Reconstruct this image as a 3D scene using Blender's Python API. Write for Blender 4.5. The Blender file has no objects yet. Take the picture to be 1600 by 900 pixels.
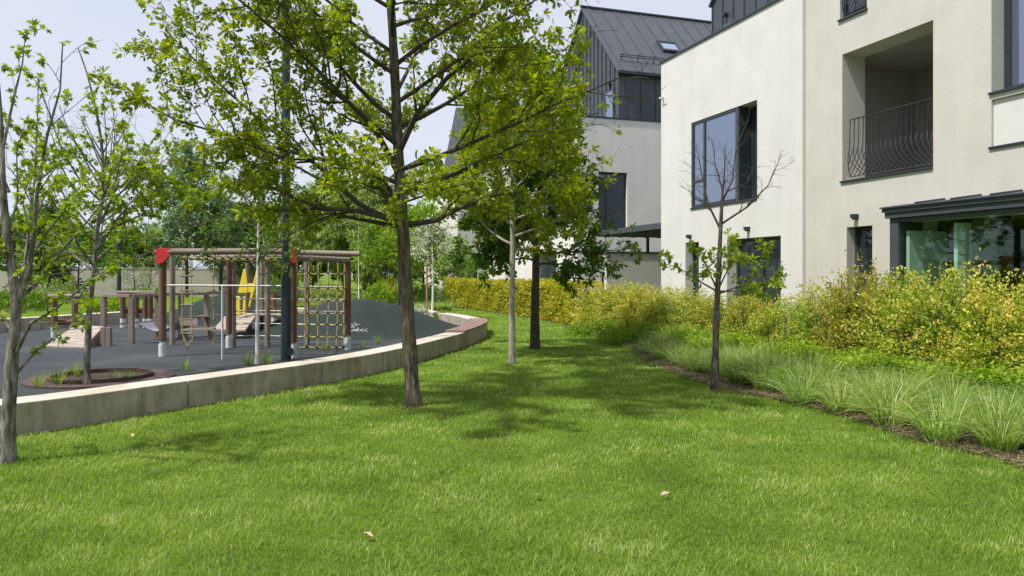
import bpy, bmesh, math, random
import numpy as np
from mathutils import Vector, Matrix

# ------------------------------------------------------------------ camera, sky, sun, exposure
scene = bpy.context.scene
C = bpy.data.collections.new("park"); scene.collection.children.link(C)
R = math.radians
EYE = 1.6; F = 1155.0; HX = 800.0; HY = 428.0          # measured on the photograph: focal length and horizon
cam_d = bpy.data.cameras.new("camera"); cam = bpy.data.objects.new("camera", cam_d); C.objects.link(cam)
cam.location = (0, 0, EYE); cam.rotation_euler = (R(90), 0, 0)
cam_d.sensor_width = 36.0; cam_d.lens = F/1600*36; cam_d.shift_y = -22/1600.0
cam_d.clip_start = 0.05; cam_d.clip_end = 2000
scene.camera = cam

SUN_EL = R(60); LX, LY = 0.87, 0.49                     # horizontal heading in which the light travels
n_ = math.hypot(LX, LY); LX /= n_; LY /= n_
Ldir = Vector((LX*math.cos(SUN_EL), LY*math.cos(SUN_EL), -math.sin(SUN_EL)))
sun_d = bpy.data.lights.new("sun", 'SUN'); sun = bpy.data.objects.new("sun", sun_d); C.objects.link(sun)
sun_d.energy = 4.3; sun_d.angle = R(2.2); sun_d.color = (1.0, 0.95, 0.87)
sun.location = (-20, -10, 30); sun.rotation_euler = Ldir.to_track_quat('-Z', 'Y').to_euler()

world = bpy.data.worlds.new("World"); scene.world = world; world.use_nodes = True
wt = world.node_tree; wt.nodes.clear()
out = wt.nodes.new('ShaderNodeOutputWorld'); bg = wt.nodes.new('ShaderNodeBackground')
sky = wt.nodes.new('ShaderNodeTexSky'); sky.sky_type = 'NISHITA'; sky.sun_disc = False
sky.sun_elevation = SUN_EL
sky.sun_rotation = math.atan2(-LX, -LY)                  # clockwise from +Y, towards the sun
sky.air_density = 1.0; sky.dust_density = 2.0; sky.ozone_density = 1.2
tc = wt.nodes.new('ShaderNodeTexCoord'); mp = wt.nodes.new('ShaderNodeMapping'); mp.inputs['Scale'].default_value = (1.0, 1.0, 2.6)
nz = wt.nodes.new('ShaderNodeTexNoise'); nz.inputs['Scale'].default_value = 1.7; nz.inputs['Detail'].default_value = 7; nz.inputs['Roughness'].default_value = 0.5
rp = wt.nodes.new('ShaderNodeValToRGB'); rp.color_ramp.elements[0].position = 0.36; rp.color_ramp.elements[0].color = (0.72, 0.72, 0.72, 1)
rp.color_ramp.elements[1].position = 0.64; rp.color_ramp.elements[1].color = (0.93, 0.93, 0.93, 1)
mx = wt.nodes.new('ShaderNodeMix'); mx.data_type = 'RGBA'
mx.inputs[7].default_value = (3.95, 4.15, 4.75, 1)         # thin white high cloud over the blue
wt.links.new(tc.outputs['Generated'], mp.inputs['Vector']); wt.links.new(mp.outputs['Vector'], nz.inputs['Vector'])
wt.links.new(nz.outputs['Fac'], rp.inputs['Fac']); wt.links.new(rp.outputs['Color'], mx.inputs[0])
wt.links.new(sky.outputs['Color'], mx.inputs[6]); wt.links.new(mx.outputs[2], bg.inputs['Color'])
bg.inputs['Strength'].default_value = 0.15
wt.links.new(bg.outputs['Background'], out.inputs['Surface'])
scene.view_settings.view_transform = 'Standard'; scene.view_settings.look = 'None'
scene.view_settings.exposure = 0.38; scene.view_settings.gamma = 1.0
scene.view_settings.use_curve_mapping = False
scene.render.engine = 'CYCLES'
scene.cycles.max_bounces = 8; scene.cycles.transparent_max_bounces = 12

rng = np.random.default_rng(7); random.seed(7)

def P(x, y, Y):
    "point at depth Y metres that was measured at (x, y) on the photograph"
    return Vector(((x-HX)/F*Y, Y, EYE+(HY-y)/F*Y))
def G(x, y, z=0.0):
    "ground point measured at (x, y)"
    Y = (EYE-z)*F/(y-HY); return Vector(((x-HX)/F*Y, Y, z))

# ------------------------------------------------------------------ materials
def newmat(name):
    m = bpy.data.materials.new(name); m.use_nodes = True
    nt = m.node_tree; b = nt.nodes['Principled BSDF']; return m, nt, b
def node(nt, t, **kw):
    n = nt.nodes.new(t)
    for k, v in kw.items():
        if k in n.inputs: n.inputs[k].default_value = v
        else: setattr(n, k, v)
    return n
def ramp(nt, stops):
    n = nt.nodes.new('ShaderNodeValToRGB'); e = n.color_ramp.elements
    while len(e) < len(stops): e.new(0.5)
    for i, (p, c) in enumerate(stops): e[i].position = p; e[i].color = (*c, 1)
    return n
def surf(name, stops, scale=3.0, rough=0.8, bump=0.15, bscale=None, stretch=(1,1,1), metal=0.0, detail=6, spec=0.4, dist=0.02):
    m, nt, b = newmat(name)
    tc = node(nt, 'ShaderNodeTexCoord'); mp = node(nt, 'ShaderNodeMapping'); mp.inputs['Scale'].default_value = stretch
    nt.links.new(tc.outputs['Object'], mp.inputs['Vector'])
    n1 = node(nt, 'ShaderNodeTexNoise', Scale=scale, Detail=detail, Roughness=0.6); nt.links.new(mp.outputs['Vector'], n1.inputs['Vector'])
    r = ramp(nt, stops); nt.links.new(n1.outputs['Fac'], r.inputs['Fac']); nt.links.new(r.outputs['Color'], b.inputs['Base Color'])
    b.inputs['Roughness'].default_value = rough; b.inputs['Metallic'].default_value = metal; b.inputs['Specular IOR Level'].default_value = spec
    if bump:
        n2 = node(nt, 'ShaderNodeTexNoise', Scale=bscale or scale*6, Detail=6, Roughness=0.65); nt.links.new(mp.outputs['Vector'], n2.inputs['Vector'])
        bp = node(nt, 'ShaderNodeBump', Strength=bump, Distance=dist); nt.links.new(n2.outputs['Fac'], bp.inputs['Height']); nt.links.new(bp.outputs['Normal'], b.inputs['Normal'])
    return m
def leafmat(name, stops, trans=0.35, rough=0.55, spec=0.3, patch=None, vary=0.0):
    m, nt, b = newmat(name)
    at = node(nt, 'ShaderNodeAttribute', attribute_name='rnd')
    r = ramp(nt, stops)
    if patch:
        tc = node(nt, 'ShaderNodeTexCoord'); n1 = node(nt, 'ShaderNodeTexNoise', Scale=patch, Detail=5, Roughness=0.6)
        nt.links.new(tc.outputs['Object'], n1.inputs['Vector'])
        mm = node(nt, 'ShaderNodeMath', operation='MULTIPLY_ADD'); mm.inputs[1].default_value = 1.9; mm.inputs[2].default_value = -0.95
        nt.links.new(n1.outputs['Fac'], mm.inputs[0])
        ad = node(nt, 'ShaderNodeMath', operation='ADD'); nt.links.new(at.outputs['Fac'], ad.inputs[0]); nt.links.new(mm.outputs[0], ad.inputs[1])
        nt.links.new(ad.outputs[0], r.inputs['Fac'])
    else: nt.links.new(at.outputs['Fac'], r.inputs['Fac'])
    oi = node(nt, 'ShaderNodeObjectInfo'); mr = node(nt, 'ShaderNodeMapRange'); mr.inputs[3].default_value = 1-vary; mr.inputs[4].default_value = 1+vary
    nt.links.new(oi.outputs['Random'], mr.inputs[0]); mh = node(nt, 'ShaderNodeMapRange'); mh.inputs[3].default_value = 0.5-0.04*vary; mh.inputs[4].default_value = 0.5+0.12*vary
    sq = node(nt, 'ShaderNodeMath', operation='PINGPONG'); sq.inputs[1].default_value = 0.37; nt.links.new(oi.outputs['Random'], sq.inputs[0]); ml = node(nt, 'ShaderNodeMath', operation='MULTIPLY'); ml.inputs[1].default_value = 2.7; nt.links.new(sq.outputs[0], ml.inputs[0]); nt.links.new(ml.outputs[0], mh.inputs[0])
    hv = node(nt, 'ShaderNodeHueSaturation'); nt.links.new(r.outputs['Color'], hv.inputs['Color']); nt.links.new(mr.outputs[0], hv.inputs['Value']); nt.links.new(mh.outputs[0], hv.inputs['Hue']); r = hv
    nt.links.new(r.outputs['Color'], b.inputs['Base Color'])
    b.inputs['Roughness'].default_value = rough; b.inputs['Specular IOR Level'].default_value = spec
    tr = node(nt, 'ShaderNodeBsdfTranslucent'); hs = node(nt, 'ShaderNodeHueSaturation', Saturation=1.15, Value=1.6)
    nt.links.new(r.outputs['Color'], hs.inputs['Color']); nt.links.new(hs.outputs['Color'], tr.inputs['Color'])
    ms = node(nt, 'ShaderNodeMixShader'); ms.inputs[0].default_value = trans
    nt.links.new(b.outputs[0], ms.inputs[1]); nt.links.new(tr.outputs[0], ms.inputs[2])
    nt.links.new(ms.outputs[0], nt.nodes['Material Output'].inputs['Surface'])
    return m

M = {}
def weather(m, amt=0.9):
    nt = m.node_tree; b = nt.nodes['Principled BSDF']; src = b.inputs['Base Color'].links[0].from_socket
    tc = node(nt, 'ShaderNodeTexCoord'); mp = node(nt, 'ShaderNodeMapping'); mp.inputs['Scale'].default_value = (2.6, 2.6, 0.22); nt.links.new(tc.outputs['Object'], mp.inputs['Vector'])
    n = node(nt, 'ShaderNodeTexNoise', Scale=1.5, Detail=9, Roughness=0.72); nt.links.new(mp.outputs['Vector'], n.inputs['Vector'])
    r = ramp(nt, [(0.30, (amt, amt, amt*0.985)), (0.55, (1, 1, 1))]); nt.links.new(n.outputs['Fac'], r.inputs['Fac'])
    mm = nt.nodes.new('ShaderNodeMix'); mm.data_type = 'RGBA'; mm.blend_type = 'MULTIPLY'; mm.inputs[0].default_value = 1.0
    nt.links.new(src, mm.inputs[6]); nt.links.new(r.outputs['Color'], mm.inputs[7]); nt.links.new(mm.outputs[2], b.inputs['Base Color'])
M['white_render'] = surf('white_render', [(0.3, (0.595, 0.588, 0.575)), (0.5, (0.635, 0.63, 0.62)), (0.7, (0.66, 0.655, 0.645))], 1.1, 0.9, 0.6, 30, dist=0.006)
M['cream_render'] = surf('cream_render', [(0.3, (0.50, 0.485, 0.445)), (0.7, (0.565, 0.55, 0.51))], 1.3, 0.9, 0.7, 26, dist=0.006)
M['pale_render'] = surf('pale_render', [(0.3, (0.66, 0.635, 0.60)), (0.7, (0.74, 0.72, 0.69))], 1.2, 0.9, 0.5, 26, dist=0.006)
for k_ in ('white_render', 'cream_render', 'pale_render'): weather(M[k_], 0.945)
M['metal_cladding'] = surf('metal_cladding', [(0.3, (0.045, 0.054, 0.066)), (0.7, (0.062, 0.073, 0.088))], 3, 0.5, 0.05, 8, spec=0.5)
M['roof_metal'] = surf('roof_metal', [(0.3, (0.055, 0.061, 0.072)), (0.7, (0.073, 0.080, 0.093))], 3, 0.42, 0.05, 8, spec=0.5)
M['dark_frame'] = surf('dark_frame', [(0.3, (0.022, 0.030, 0.038)), (0.7, (0.030, 0.038, 0.048))], 4, 0.4, 0, spec=0.5)
M['dark_steel'] = surf('dark_steel', [(0.3, (0.012, 0.026, 0.034)), (0.7, (0.018, 0.034, 0.044))], 4, 0.38, 0.03, 30)
M['galvanised'] = surf('galvanised', [(0.3, (0.50, 0.56, 0.58)), (0.7, (0.66, 0.71, 0.72))], 12, 0.5, 0.05, 30, spec=0.5)
M['chrome'] = surf('chrome', [(0.3, (0.36, 0.345, 0.345)), (0.7, (0.46, 0.44, 0.44))], 9, 0.5, 0, metal=0.5)
M['red_panel'] = surf('red_panel', [(0.3, (0.62, 0.035, 0.04)), (0.7, (0.70, 0.05, 0.05))], 6, 0.4, 0)
M['yellow_panel'] = surf('yellow_panel', [(0.3, (0.88, 0.68, 0.04)), (0.7, (0.92, 0.74, 0.06))], 6, 0.38, 0)
M['yellow_rope'] = surf('yellow_rope', [(0.3, (0.38, 0.31, 0.08)), (0.7, (0.56, 0.48, 0.17))], 40, 0.8, 0.4, 200, dist=0.004)
M['dark_rope'] = surf('dark_rope', [(0.3, (0.03, 0.035, 0.03)), (0.7, (0.06, 0.06, 0.05))], 40, 0.8, 0.3, 200, dist=0.004)
M['brown_log'] = surf('brown_log', [(0.25, (0.085, 0.042, 0.027)), (0.5, (0.15, 0.083, 0.055)), (0.8, (0.24, 0.16, 0.115))], 6, 0.75, 0.5, 25, (1, 1, 0.12))
M['grey_log'] = surf('grey_log', [(0.25, (0.15, 0.115, 0.095)), (0.5, (0.23, 0.185, 0.155)), (0.8, (0.33, 0.28, 0.245))], 6, 0.8, 0.5, 25, (0.25, 0.25, 0.25))
M['grey_plank'] = surf('grey_plank', [(0.25, (0.24, 0.19, 0.165)), (0.5, (0.36, 0.30, 0.26)), (0.8, (0.46, 0.39, 0.345))], 4, 0.8, 0.4, 30, (0.5, 3, 3))
M['seat_wood'] = surf('seat_wood', [(0.25, (0.17, 0.105, 0.085)), (0.75, (0.29, 0.195, 0.16))], 4, 0.7, 0.3, 30, (3, 1, 1))
M['rubber_mat'] = surf('rubber_mat', [(0.3, (0.30, 0.30, 0.35)), (0.7, (0.38, 0.38, 0.43))], 8, 0.5, 0.1)
M['rubber_mound'] = surf('rubber_mound', [(0.3, (0.010, 0.019, 0.016)), (0.7, (0.017, 0.028, 0.024))], 2.2, 0.9, 0.6, 90, dist=0.01)
M['white_paint'] = surf('white_paint', [(0.3, (0.22, 0.25, 0.25)), (0.7, (0.36, 0.38, 0.38))], 30, 0.9, 0)
M['far_wall'] = surf('far_wall', [(0.3, (0.36, 0.335, 0.30)), (0.7, (0.46, 0.43, 0.385))], 0.9, 0.9, 0.3, 10)
M['rusty_steel'] = surf('rusty_steel', [(0.3, (0.055, 0.035, 0.032)), (0.7, (0.11, 0.07, 0.06))], 9, 0.7, 0.3, 50)
M['bark_grey'] = surf('bark_grey', [(0.36, (0.035, 0.029, 0.023)), (0.5, (0.12, 0.10, 0.08)), (0.66, (0.25, 0.215, 0.175))], 26, 0.9, 1.0, 34, (1, 1, 0.20), dist=0.04)
M['bark_light'] = surf('bark_light', [(0.36, (0.065, 0.056, 0.046)), (0.5, (0.19, 0.17, 0.145)), (0.66, (0.36, 0.335, 0.30))], 24, 0.9, 1.0, 34, (1, 1, 0.25), dist=0.03)
M['bark_pale'] = surf('bark_pale', [(0.3, (0.20, 0.18, 0.15)), (0.55, (0.34, 0.32, 0.28)), (0.8, (0.50, 0.48, 0.44))], 16, 0.9, 0.8, 50, (1, 1, 0.6), dist=0.012)
M['bark_dark'] = surf('bark_dark', [(0.3, (0.035, 0.026, 0.02)), (0.7, (0.09, 0.07, 0.055))], 18, 0.9, 0.8, 50, (1, 1, 0.3), dist=0.02)
M['bark_white'] = surf('bark_white', [(0.32, (0.46, 0.42, 0.36)), (0.5, (0.76, 0.74, 0.68))], 26, 0.8, 0.4, 50, (1, 1, 2.5), dist=0.01)
M['stake'] = surf('stake', [(0.3, (0.32, 0.16, 0.08)), (0.7, (0.44, 0.25, 0.13))], 9, 0.8, 0.2)
M['interior_wall'] = surf('interior_wall', [(0.3, (0.60, 0.64, 0.60)), (0.7, (0.68, 0.71, 0.67))], 2, 0.9, 0)
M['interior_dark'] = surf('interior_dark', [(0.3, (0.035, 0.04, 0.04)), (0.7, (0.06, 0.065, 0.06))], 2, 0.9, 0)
M['interior_dim'] = surf('interior_dim', [(0.3, (0.12, 0.12, 0.09)), (0.7, (0.16, 0.155, 0.12))], 2, 0.9, 0)
M['curtain'] = surf('curtain', [(0.3, (0.22, 0.21, 0.25)), (0.7, (0.36, 0.34, 0.38))], 9, 0.9, 0.5, 9, (12, 12, 0.1), dist=0.05)
M['dead_leaf'] = surf('dead_leaf', [(0.3, (0.38, 0.25, 0.16)), (0.7, (0.55, 0.42, 0.30))], 30, 0.8, 0.1)

# bark with moss and lichen on the big oak
def mossy():
    m = M['bark_grey'].copy(); m.name = 'oak_bark'; nt = m.node_tree; b = nt.nodes['Principled BSDF']
    src = b.inputs['Base Color'].links[0].from_socket
    tc = node(nt, 'ShaderNodeTexCoord'); n = node(nt, 'ShaderNodeTexNoise', Scale=2.6, Detail=8, Roughness=0.7)
    nt.links.new(tc.outputs['Object'], n.inputs['Vector'])
    r = ramp(nt, [(0.46, (0, 0, 0)), (0.62, (0.75, 0.75, 0.75))]); nt.links.new(n.outputs['Fac'], r.inputs['Fac'])
    mm = nt.nodes.new('ShaderNodeMix'); mm.data_type = 'RGBA'; mm.inputs[7].default_value = (0.10, 0.075, 0.015, 1)
    nt.links.new(r.outputs['Color'], mm.inputs[0]); nt.links.new(src, mm.inputs[6]); nt.links.new(mm.outputs[2], b.inputs['Base Color'])
    return m
M['oak_bark'] = mossy()

# concrete: top painted pale as if sunlit, water stains running down the faces
def concrete():
    m, nt, b = newmat('concrete')
    tc = node(nt, 'ShaderNodeTexCoord')
    n1 = node(nt, 'ShaderNodeTexNoise', Scale=1.6, Detail=8, Roughness=0.65); nt.links.new(tc.outputs['Object'], n1.inputs['Vector'])
    r1 = ramp(nt, [(0.3, (0.26, 0.225, 0.175)), (0.5, (0.37, 0.33, 0.27)), (0.7, (0.47, 0.43, 0.37))]); nt.links.new(n1.outputs['Fac'], r1.inputs['Fac'])
    mp = node(nt, 'ShaderNodeMapping'); mp.inputs['Scale'].default_value = (5, 5, 0.9); nt.links.new(tc.outputs['Object'], mp.inputs['Vector'])
    n2 = node(nt, 'ShaderNodeTexNoise', Scale=1.6, Detail=7, Roughness=0.7); nt.links.new(mp.outputs['Vector'], n2.inputs['Vector'])
    r2 = ramp(nt, [(0.36, (0.66, 0.63, 0.54)), (0.60, (1, 1, 1))]); nt.links.new(n2.outputs['Fac'], r2.inputs['Fac'])
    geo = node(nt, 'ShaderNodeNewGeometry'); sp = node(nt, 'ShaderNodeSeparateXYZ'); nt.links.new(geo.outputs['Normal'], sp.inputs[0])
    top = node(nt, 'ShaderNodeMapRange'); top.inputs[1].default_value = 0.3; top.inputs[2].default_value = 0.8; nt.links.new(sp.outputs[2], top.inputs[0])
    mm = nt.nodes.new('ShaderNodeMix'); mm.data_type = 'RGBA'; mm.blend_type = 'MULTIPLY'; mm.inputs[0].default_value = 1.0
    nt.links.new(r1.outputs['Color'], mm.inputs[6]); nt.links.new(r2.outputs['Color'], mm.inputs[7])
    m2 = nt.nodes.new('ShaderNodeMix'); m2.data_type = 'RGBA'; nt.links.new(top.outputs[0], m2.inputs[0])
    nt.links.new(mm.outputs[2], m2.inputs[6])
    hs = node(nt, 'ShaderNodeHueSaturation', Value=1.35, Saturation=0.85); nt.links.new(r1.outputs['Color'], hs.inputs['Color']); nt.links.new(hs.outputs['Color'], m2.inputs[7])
    nt.links.new(m2.outputs[2], b.inputs['Base Color']); b.inputs['Roughness'].default_value = 0.9
    n3 = node(nt, 'ShaderNodeTexNoise', Scale=40, Detail=8, Roughness=0.7); nt.links.new(tc.outputs['Object'], n3.inputs['Vector'])
    bp = node(nt, 'ShaderNodeBump', Strength=0.5, Distance=0.01); nt.links.new(n3.outputs['Fac'], bp.inputs['Height']); nt.links.new(bp.outputs['Normal'], b.inputs['Normal'])
    return m
M['concrete'] = concrete()

def lawn_ground():
    m, nt, b = newmat('lawn_soil')
    tc = node(nt, 'ShaderNodeTexCoord')
    n1 = node(nt, 'ShaderNodeTexNoise', Scale=0.55, Detail=8, Roughness=0.7); nt.links.new(tc.outputs['Object'], n1.inputs['Vector'])
    n2 = node(nt, 'ShaderNodeTexNoise', Scale=26, Detail=8, Roughness=0.8); nt.links.new(tc.outputs['Object'], n2.inputs['Vector'])
    ad = node(nt, 'ShaderNodeMath', operation='ADD'); nt.links.new(n1.outputs['Fac'], ad.inputs[0]); nt.links.new(n2.outputs['Fac'], ad.inputs[1])
    hf = node(nt, 'ShaderNodeMath', operation='MULTIPLY'); hf.inputs[1].default_value = 0.5; nt.links.new(ad.outputs[0], hf.inputs[0])
    r = ramp(nt, [(0.36, (0.055, 0.105, 0.010)), (0.5, (0.11, 0.18, 0.018)), (0.64, (0.18, 0.25, 0.035))]); nt.links.new(hf.outputs[0], r.inputs['Fac'])
    nt.links.new(r.outputs['Color'], b.inputs['Base Color']); b.inputs['Roughness'].default_value = 0.95; b.inputs['Specular IOR Level'].default_value = 0.1
    bp = node(nt, 'ShaderNodeBump', Strength=0.8, Distance=0.04); nt.links.new(n2.outputs['Fac'], bp.inputs['Height']); nt.links.new(bp.outputs['Normal'], b.inputs['Normal'])
    return m
M['lawn_soil'] = lawn_ground()
M['asphalt'] = surf('asphalt', [(0.3, (0.019, 0.025, 0.029)), (0.5, (0.031, 0.038, 0.043)), (0.7, (0.052, 0.060, 0.064))], 0.6, 0.8, 0.6, 120, detail=12, dist=0.008)
M['mulch'] = surf('mulch', [(0.3, (0.035, 0.024, 0.017)), (0.5, (0.075, 0.052, 0.036)), (0.75, (0.16, 0.12, 0.08))], 14, 0.95, 1.0, 40, detail=10, dist=0.05)
M['path'] = surf('path', [(0.3, (0.38, 0.36, 0.33)), (0.7, (0.46, 0.44, 0.41))], 2, 0.9, 0.2)

M['grass_blade'] = leafmat('grass_blade', [(0.0, (0.075, 0.140, 0.014)), (0.35, (0.175, 0.275, 0.034)), (0.65, (0.285, 0.395, 0.072)), (0.90, (0.40, 0.48, 0.15)), (1.0, (0.55, 0.54, 0.30))], 0.42, 0.5, 0.35, patch=1.3)
M['tussock_blade'] = leafmat('tussock_blade', [(0.0, (0.09, 0.165, 0.02)), (0.5, (0.245, 0.35, 0.07)), (0.8, (0.43, 0.51, 0.17)), (1.0, (0.68, 0.64, 0.38))], 0.40, 0.5, 0.35, vary=0.18)
M['oak_leaf'] = leafmat('oak_leaf', [(0.0, (0.11, 0.175, 0.012)), (0.5, (0.215, 0.275, 0.024)), (1.0, (0.36, 0.39, 0.042))], 0.46)
M['yellow_oak_leaf'] = leafmat('yellow_oak_leaf', [(0.0, (0.120, 0.190, 0.010)), (0.5, (0.215, 0.285, 0.014)), (1.0, (0.34, 0.36, 0.022))], 0.45)
M['dark_oak_leaf'] = leafmat('dark_oak_leaf', [(0.0, (0.045, 0.105, 0.014)), (0.6, (0.095, 0.175, 0.022)), (1.0, (0.165, 0.245, 0.032))], 0.35)
M['maple_leaf'] = leafmat('maple_leaf', [(0.0, (0.13, 0.21, 0.018)), (0.5, (0.215, 0.305, 0.026)), (1.0, (0.33, 0.39, 0.048))], 0.45)
M['birch_leaf'] = leafmat('birch_leaf', [(0.0, (0.065, 0.14, 0.018)), (0.6, (0.125, 0.215, 0.028)), (1.0, (0.20, 0.29, 0.04))], 0.35)
M['willow_leaf'] = leafmat('willow_leaf', [(0.0, (0.13, 0.20, 0.04)), (0.6, (0.22, 0.30, 0.07)), (1.0, (0.33, 0.39, 0.12))], 0.35)
M['poplar_leaf'] = leafmat('poplar_leaf', [(0.0, (0.12, 0.20, 0.08)), (0.6, (0.21, 0.30, 0.14)), (1.0, (0.32, 0.41, 0.22))], 0.3)
M['bright_leaf'] = leafmat('bright_leaf', [(0.0, (0.13, 0.23, 0.02)), (0.6, (0.21, 0.33, 0.032)), (1.0, (0.30, 0.41, 0.06))], 0.38)
M['dark_leaf'] = leafmat('dark_leaf', [(0.0, (0.022, 0.055, 0.016)), (0.6, (0.040, 0.085, 0.022)), (1.0, (0.075, 0.13, 0.03))], 0.25)
M['blossom'] = leafmat('blossom', [(0.0, (0.13, 0.22, 0.06)), (0.5, (0.45, 0.48, 0.34)), (1.0, (0.75, 0.74, 0.68))], 0.3)
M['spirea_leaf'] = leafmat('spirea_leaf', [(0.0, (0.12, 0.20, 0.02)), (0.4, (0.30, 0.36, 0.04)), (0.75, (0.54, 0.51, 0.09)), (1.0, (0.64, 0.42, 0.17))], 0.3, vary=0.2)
M['hedge_leaf'] = leafmat('hedge_leaf', [(0.0, (0.17, 0.21, 0.018)), (0.5, (0.40, 0.39, 0.035)), (1.0, (0.58, 0.51, 0.07))], 0.3)
M['juniper_leaf'] = leafmat('juniper_leaf', [(0.0, (0.10, 0.20, 0.012)), (0.6, (0.18, 0.30, 0.02)), (1.0, (0.28, 0.38, 0.035))], 0.25)
M['cover_leaf'] = leafmat('cover_leaf', [(0.0, (0.10, 0.20, 0.012)), (0.5, (0.20, 0.31, 0.018)), (1.0, (0.34, 0.43, 0.035))], 0.35)

def glass(name, base, refl, rough=0.02):
    m, nt, b = newmat(name)
    b.inputs['Base Color'].default_value = (*base, 1); b.inputs['Roughness'].default_value = 0.3
    gl = node(nt, 'ShaderNodeBsdfGlossy', Roughness=rough); gl.inputs['Color'].default_value = (0.66, 0.76, 0.95, 1)
    lw = node(nt, 'ShaderNodeFresnel', IOR=1.5)
    ad = node(nt, 'ShaderNodeMath', operation='ADD', use_clamp=True); ad.inputs[1].default_value = refl; nt.links.new(lw.outputs[0], ad.inputs[0])
    ms = node(nt, 'ShaderNodeMixShader'); nt.links.new(ad.outputs[0], ms.inputs[0]); nt.links.new(b.outputs[0], ms.inputs[1]); nt.links.new(gl.outputs[0], ms.inputs[2])
    nt.links.new(ms.outputs[0], nt.nodes['Material Output'].inputs['Surface'])
    return m
M['glass_sky'] = glass('glass_sky', (0.05, 0.06, 0.09), 0.28)
M['glass_dark'] = glass('glass_dark', (0.012, 0.02, 0.024), 0.08)
def clear_glass():
    m, nt, b = newmat('clear_glass')
    tr = node(nt, 'ShaderNodeBsdfTransparent'); tr.inputs['Color'].default_value = (0.84, 0.95, 0.89, 1)
    gl = node(nt, 'ShaderNodeBsdfGlossy', Roughness=0.01); gl.inputs['Color'].default_value = (0.8, 0.95, 0.88, 1)
    fr = node(nt, 'ShaderNodeLayerWeight', Blend=0.5); pw_ = node(nt, 'ShaderNodeMath', operation='POWER'); pw_.inputs[1].default_value = 3.0
    nt.links.new(fr.outputs['Facing'], pw_.inputs[0])
    ad = node(nt, 'ShaderNodeMath', operation='MULTIPLY_ADD', use_clamp=True); ad.inputs[1].default_value = 0.6; ad.inputs[2].default_value = 0.05; nt.links.new(pw_.outputs[0], ad.inputs[0])
    ms = node(nt, 'ShaderNodeMixShader'); nt.links.new(ad.outputs[0], ms.inputs[0]); nt.links.new(tr.outputs[0], ms.inputs[1]); nt.links.new(gl.outputs[0], ms.inputs[2])
    nt.links.new(ms.outputs[0], nt.nodes['Material Output'].inputs['Surface'])
    return m
M['clear_glass'] = clear_glass()

# ------------------------------------------------------------------ object helpers
def tag(o, label=None, cat=None, group=None, kind=None):
    if label: o['label'] = label
    if cat: o['category'] = cat
    if group: o['group'] = group
    if kind: o['kind'] = kind
    return o
def empty(name, loc, rz=0.0, label=None, cat=None, group=None):
    o = bpy.data.objects.new(name, None); C.objects.link(o); o.location = loc; o.rotation_euler = (0, 0, rz)
    o.empty_display_size = 0.2
    return tag(o, label, cat, group)
class MB:
    def __init__(s): s.v = []; s.f = []
    def add(s, vs, fs):
        k = len(s.v); s.v += [tuple(p) for p in vs]; s.f += [tuple(i+k for i in f) for f in fs]; return s
    def box(s, x0, x1, y0, y1, z0, z1):
        v = [(x0,y0,z0),(x1,y0,z0),(x1,y1,z0),(x0,y1,z0),(x0,y0,z1),(x1,y0,z1),(x1,y1,z1),(x0,y1,z1)]
        return s.add(v, [(3,2,1,0),(4,5,6,7),(0,1,5,4),(1,2,6,5),(2,3,7,6),(3,0,4,7)])
    def bar(s, a, b, w, h, up=(0,0,1)):
        a, b = Vector(a), Vector(b); d = (b-a).normalized(); u = Vector(up)
        if abs(d.dot(u)) > 0.95: u = Vector((0, 1, 0))
        x = d.cross(u).normalized()*(w/2); y = x.cross(d).normalized()*(h/2)
        v = [a-x-y, a+x-y, a+x+y, a-x+y, b-x-y, b+x-y, b+x+y, b-x+y]
        return s.add(v, [(3,2,1,0),(4,5,6,7),(0,1,5,4),(1,2,6,5),(2,3,7,6),(3,0,4,7)])
    def tube(s, pts, r, n=8, cap=True):
        pts = [Vector(p) for p in pts]; m = len(pts)
        rs = r if isinstance(r, (list, tuple)) else [r]*m
        k = len(s.v); ref = None
        for i, p in enumerate(pts):
            d = (pts[min(i+1, m-1)]-pts[max(i-1, 0)]).normalized()
            if ref is None:
                ref = Vector((1, 0, 0)) if abs(d.x) < 0.8 else Vector((0, 1, 0))
            x = (ref-d*ref.dot(d)).normalized(); ref = x; y = d.cross(x)
            for j in range(n):
                a = 2*math.pi*j/n; s.v.append(tuple(p+(x*math.cos(a)+y*math.sin(a))*rs[i]))
        for i in range(m-1):
            for j in range(n):
                a = k+i*n+j; b = k+i*n+(j+1) % n; s.f.append((a, b, b+n, a+n))
        if cap:
            s.f.append(tuple(k+j for j in reversed(range(n)))); s.f.append(tuple(k+(m-1)*n+j for j in range(n)))
        return s
    def prism(s, poly, vec):
        n = len(poly); vec = Vector(vec); a = [Vector(p) for p in poly]
        v = a+[p+vec for p in a]
        return s.add(v, [tuple(reversed(range(n))), tuple(range(n, 2*n))]+[(i, (i+1) % n, (i+1) % n+n, i+n) for i in range(n)])
    def build(s, name, mat, parent=None, smooth=False, bevel=0, fixn=True):
        me = bpy.data.meshes.new(name); me.from_pydata(s.v, [], s.f)
        if fixn or bevel:
            bm = bmesh.new(); bm.from_mesh(me)
            bmesh.ops.recalc_face_normals(bm, faces=bm.faces)
            bm.to_mesh(me); bm.free()
        o = bpy.data.objects.new(name, me); C.objects.link(o)
        if mat: me.materials.append(mat)
        if parent: o.parent = parent
        if smooth:
            me.polygons.foreach_set('use_smooth', [True]*len(me.polygons))
            try: me.set_sharp_from_angle(angle=R(40))
            except Exception: pass
        if bevel:
            b = o.modifiers.new('bevel', 'BEVEL'); b.width = bevel; b.segments = 2; b.limit_method = 'ANGLE'
        return o
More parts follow.
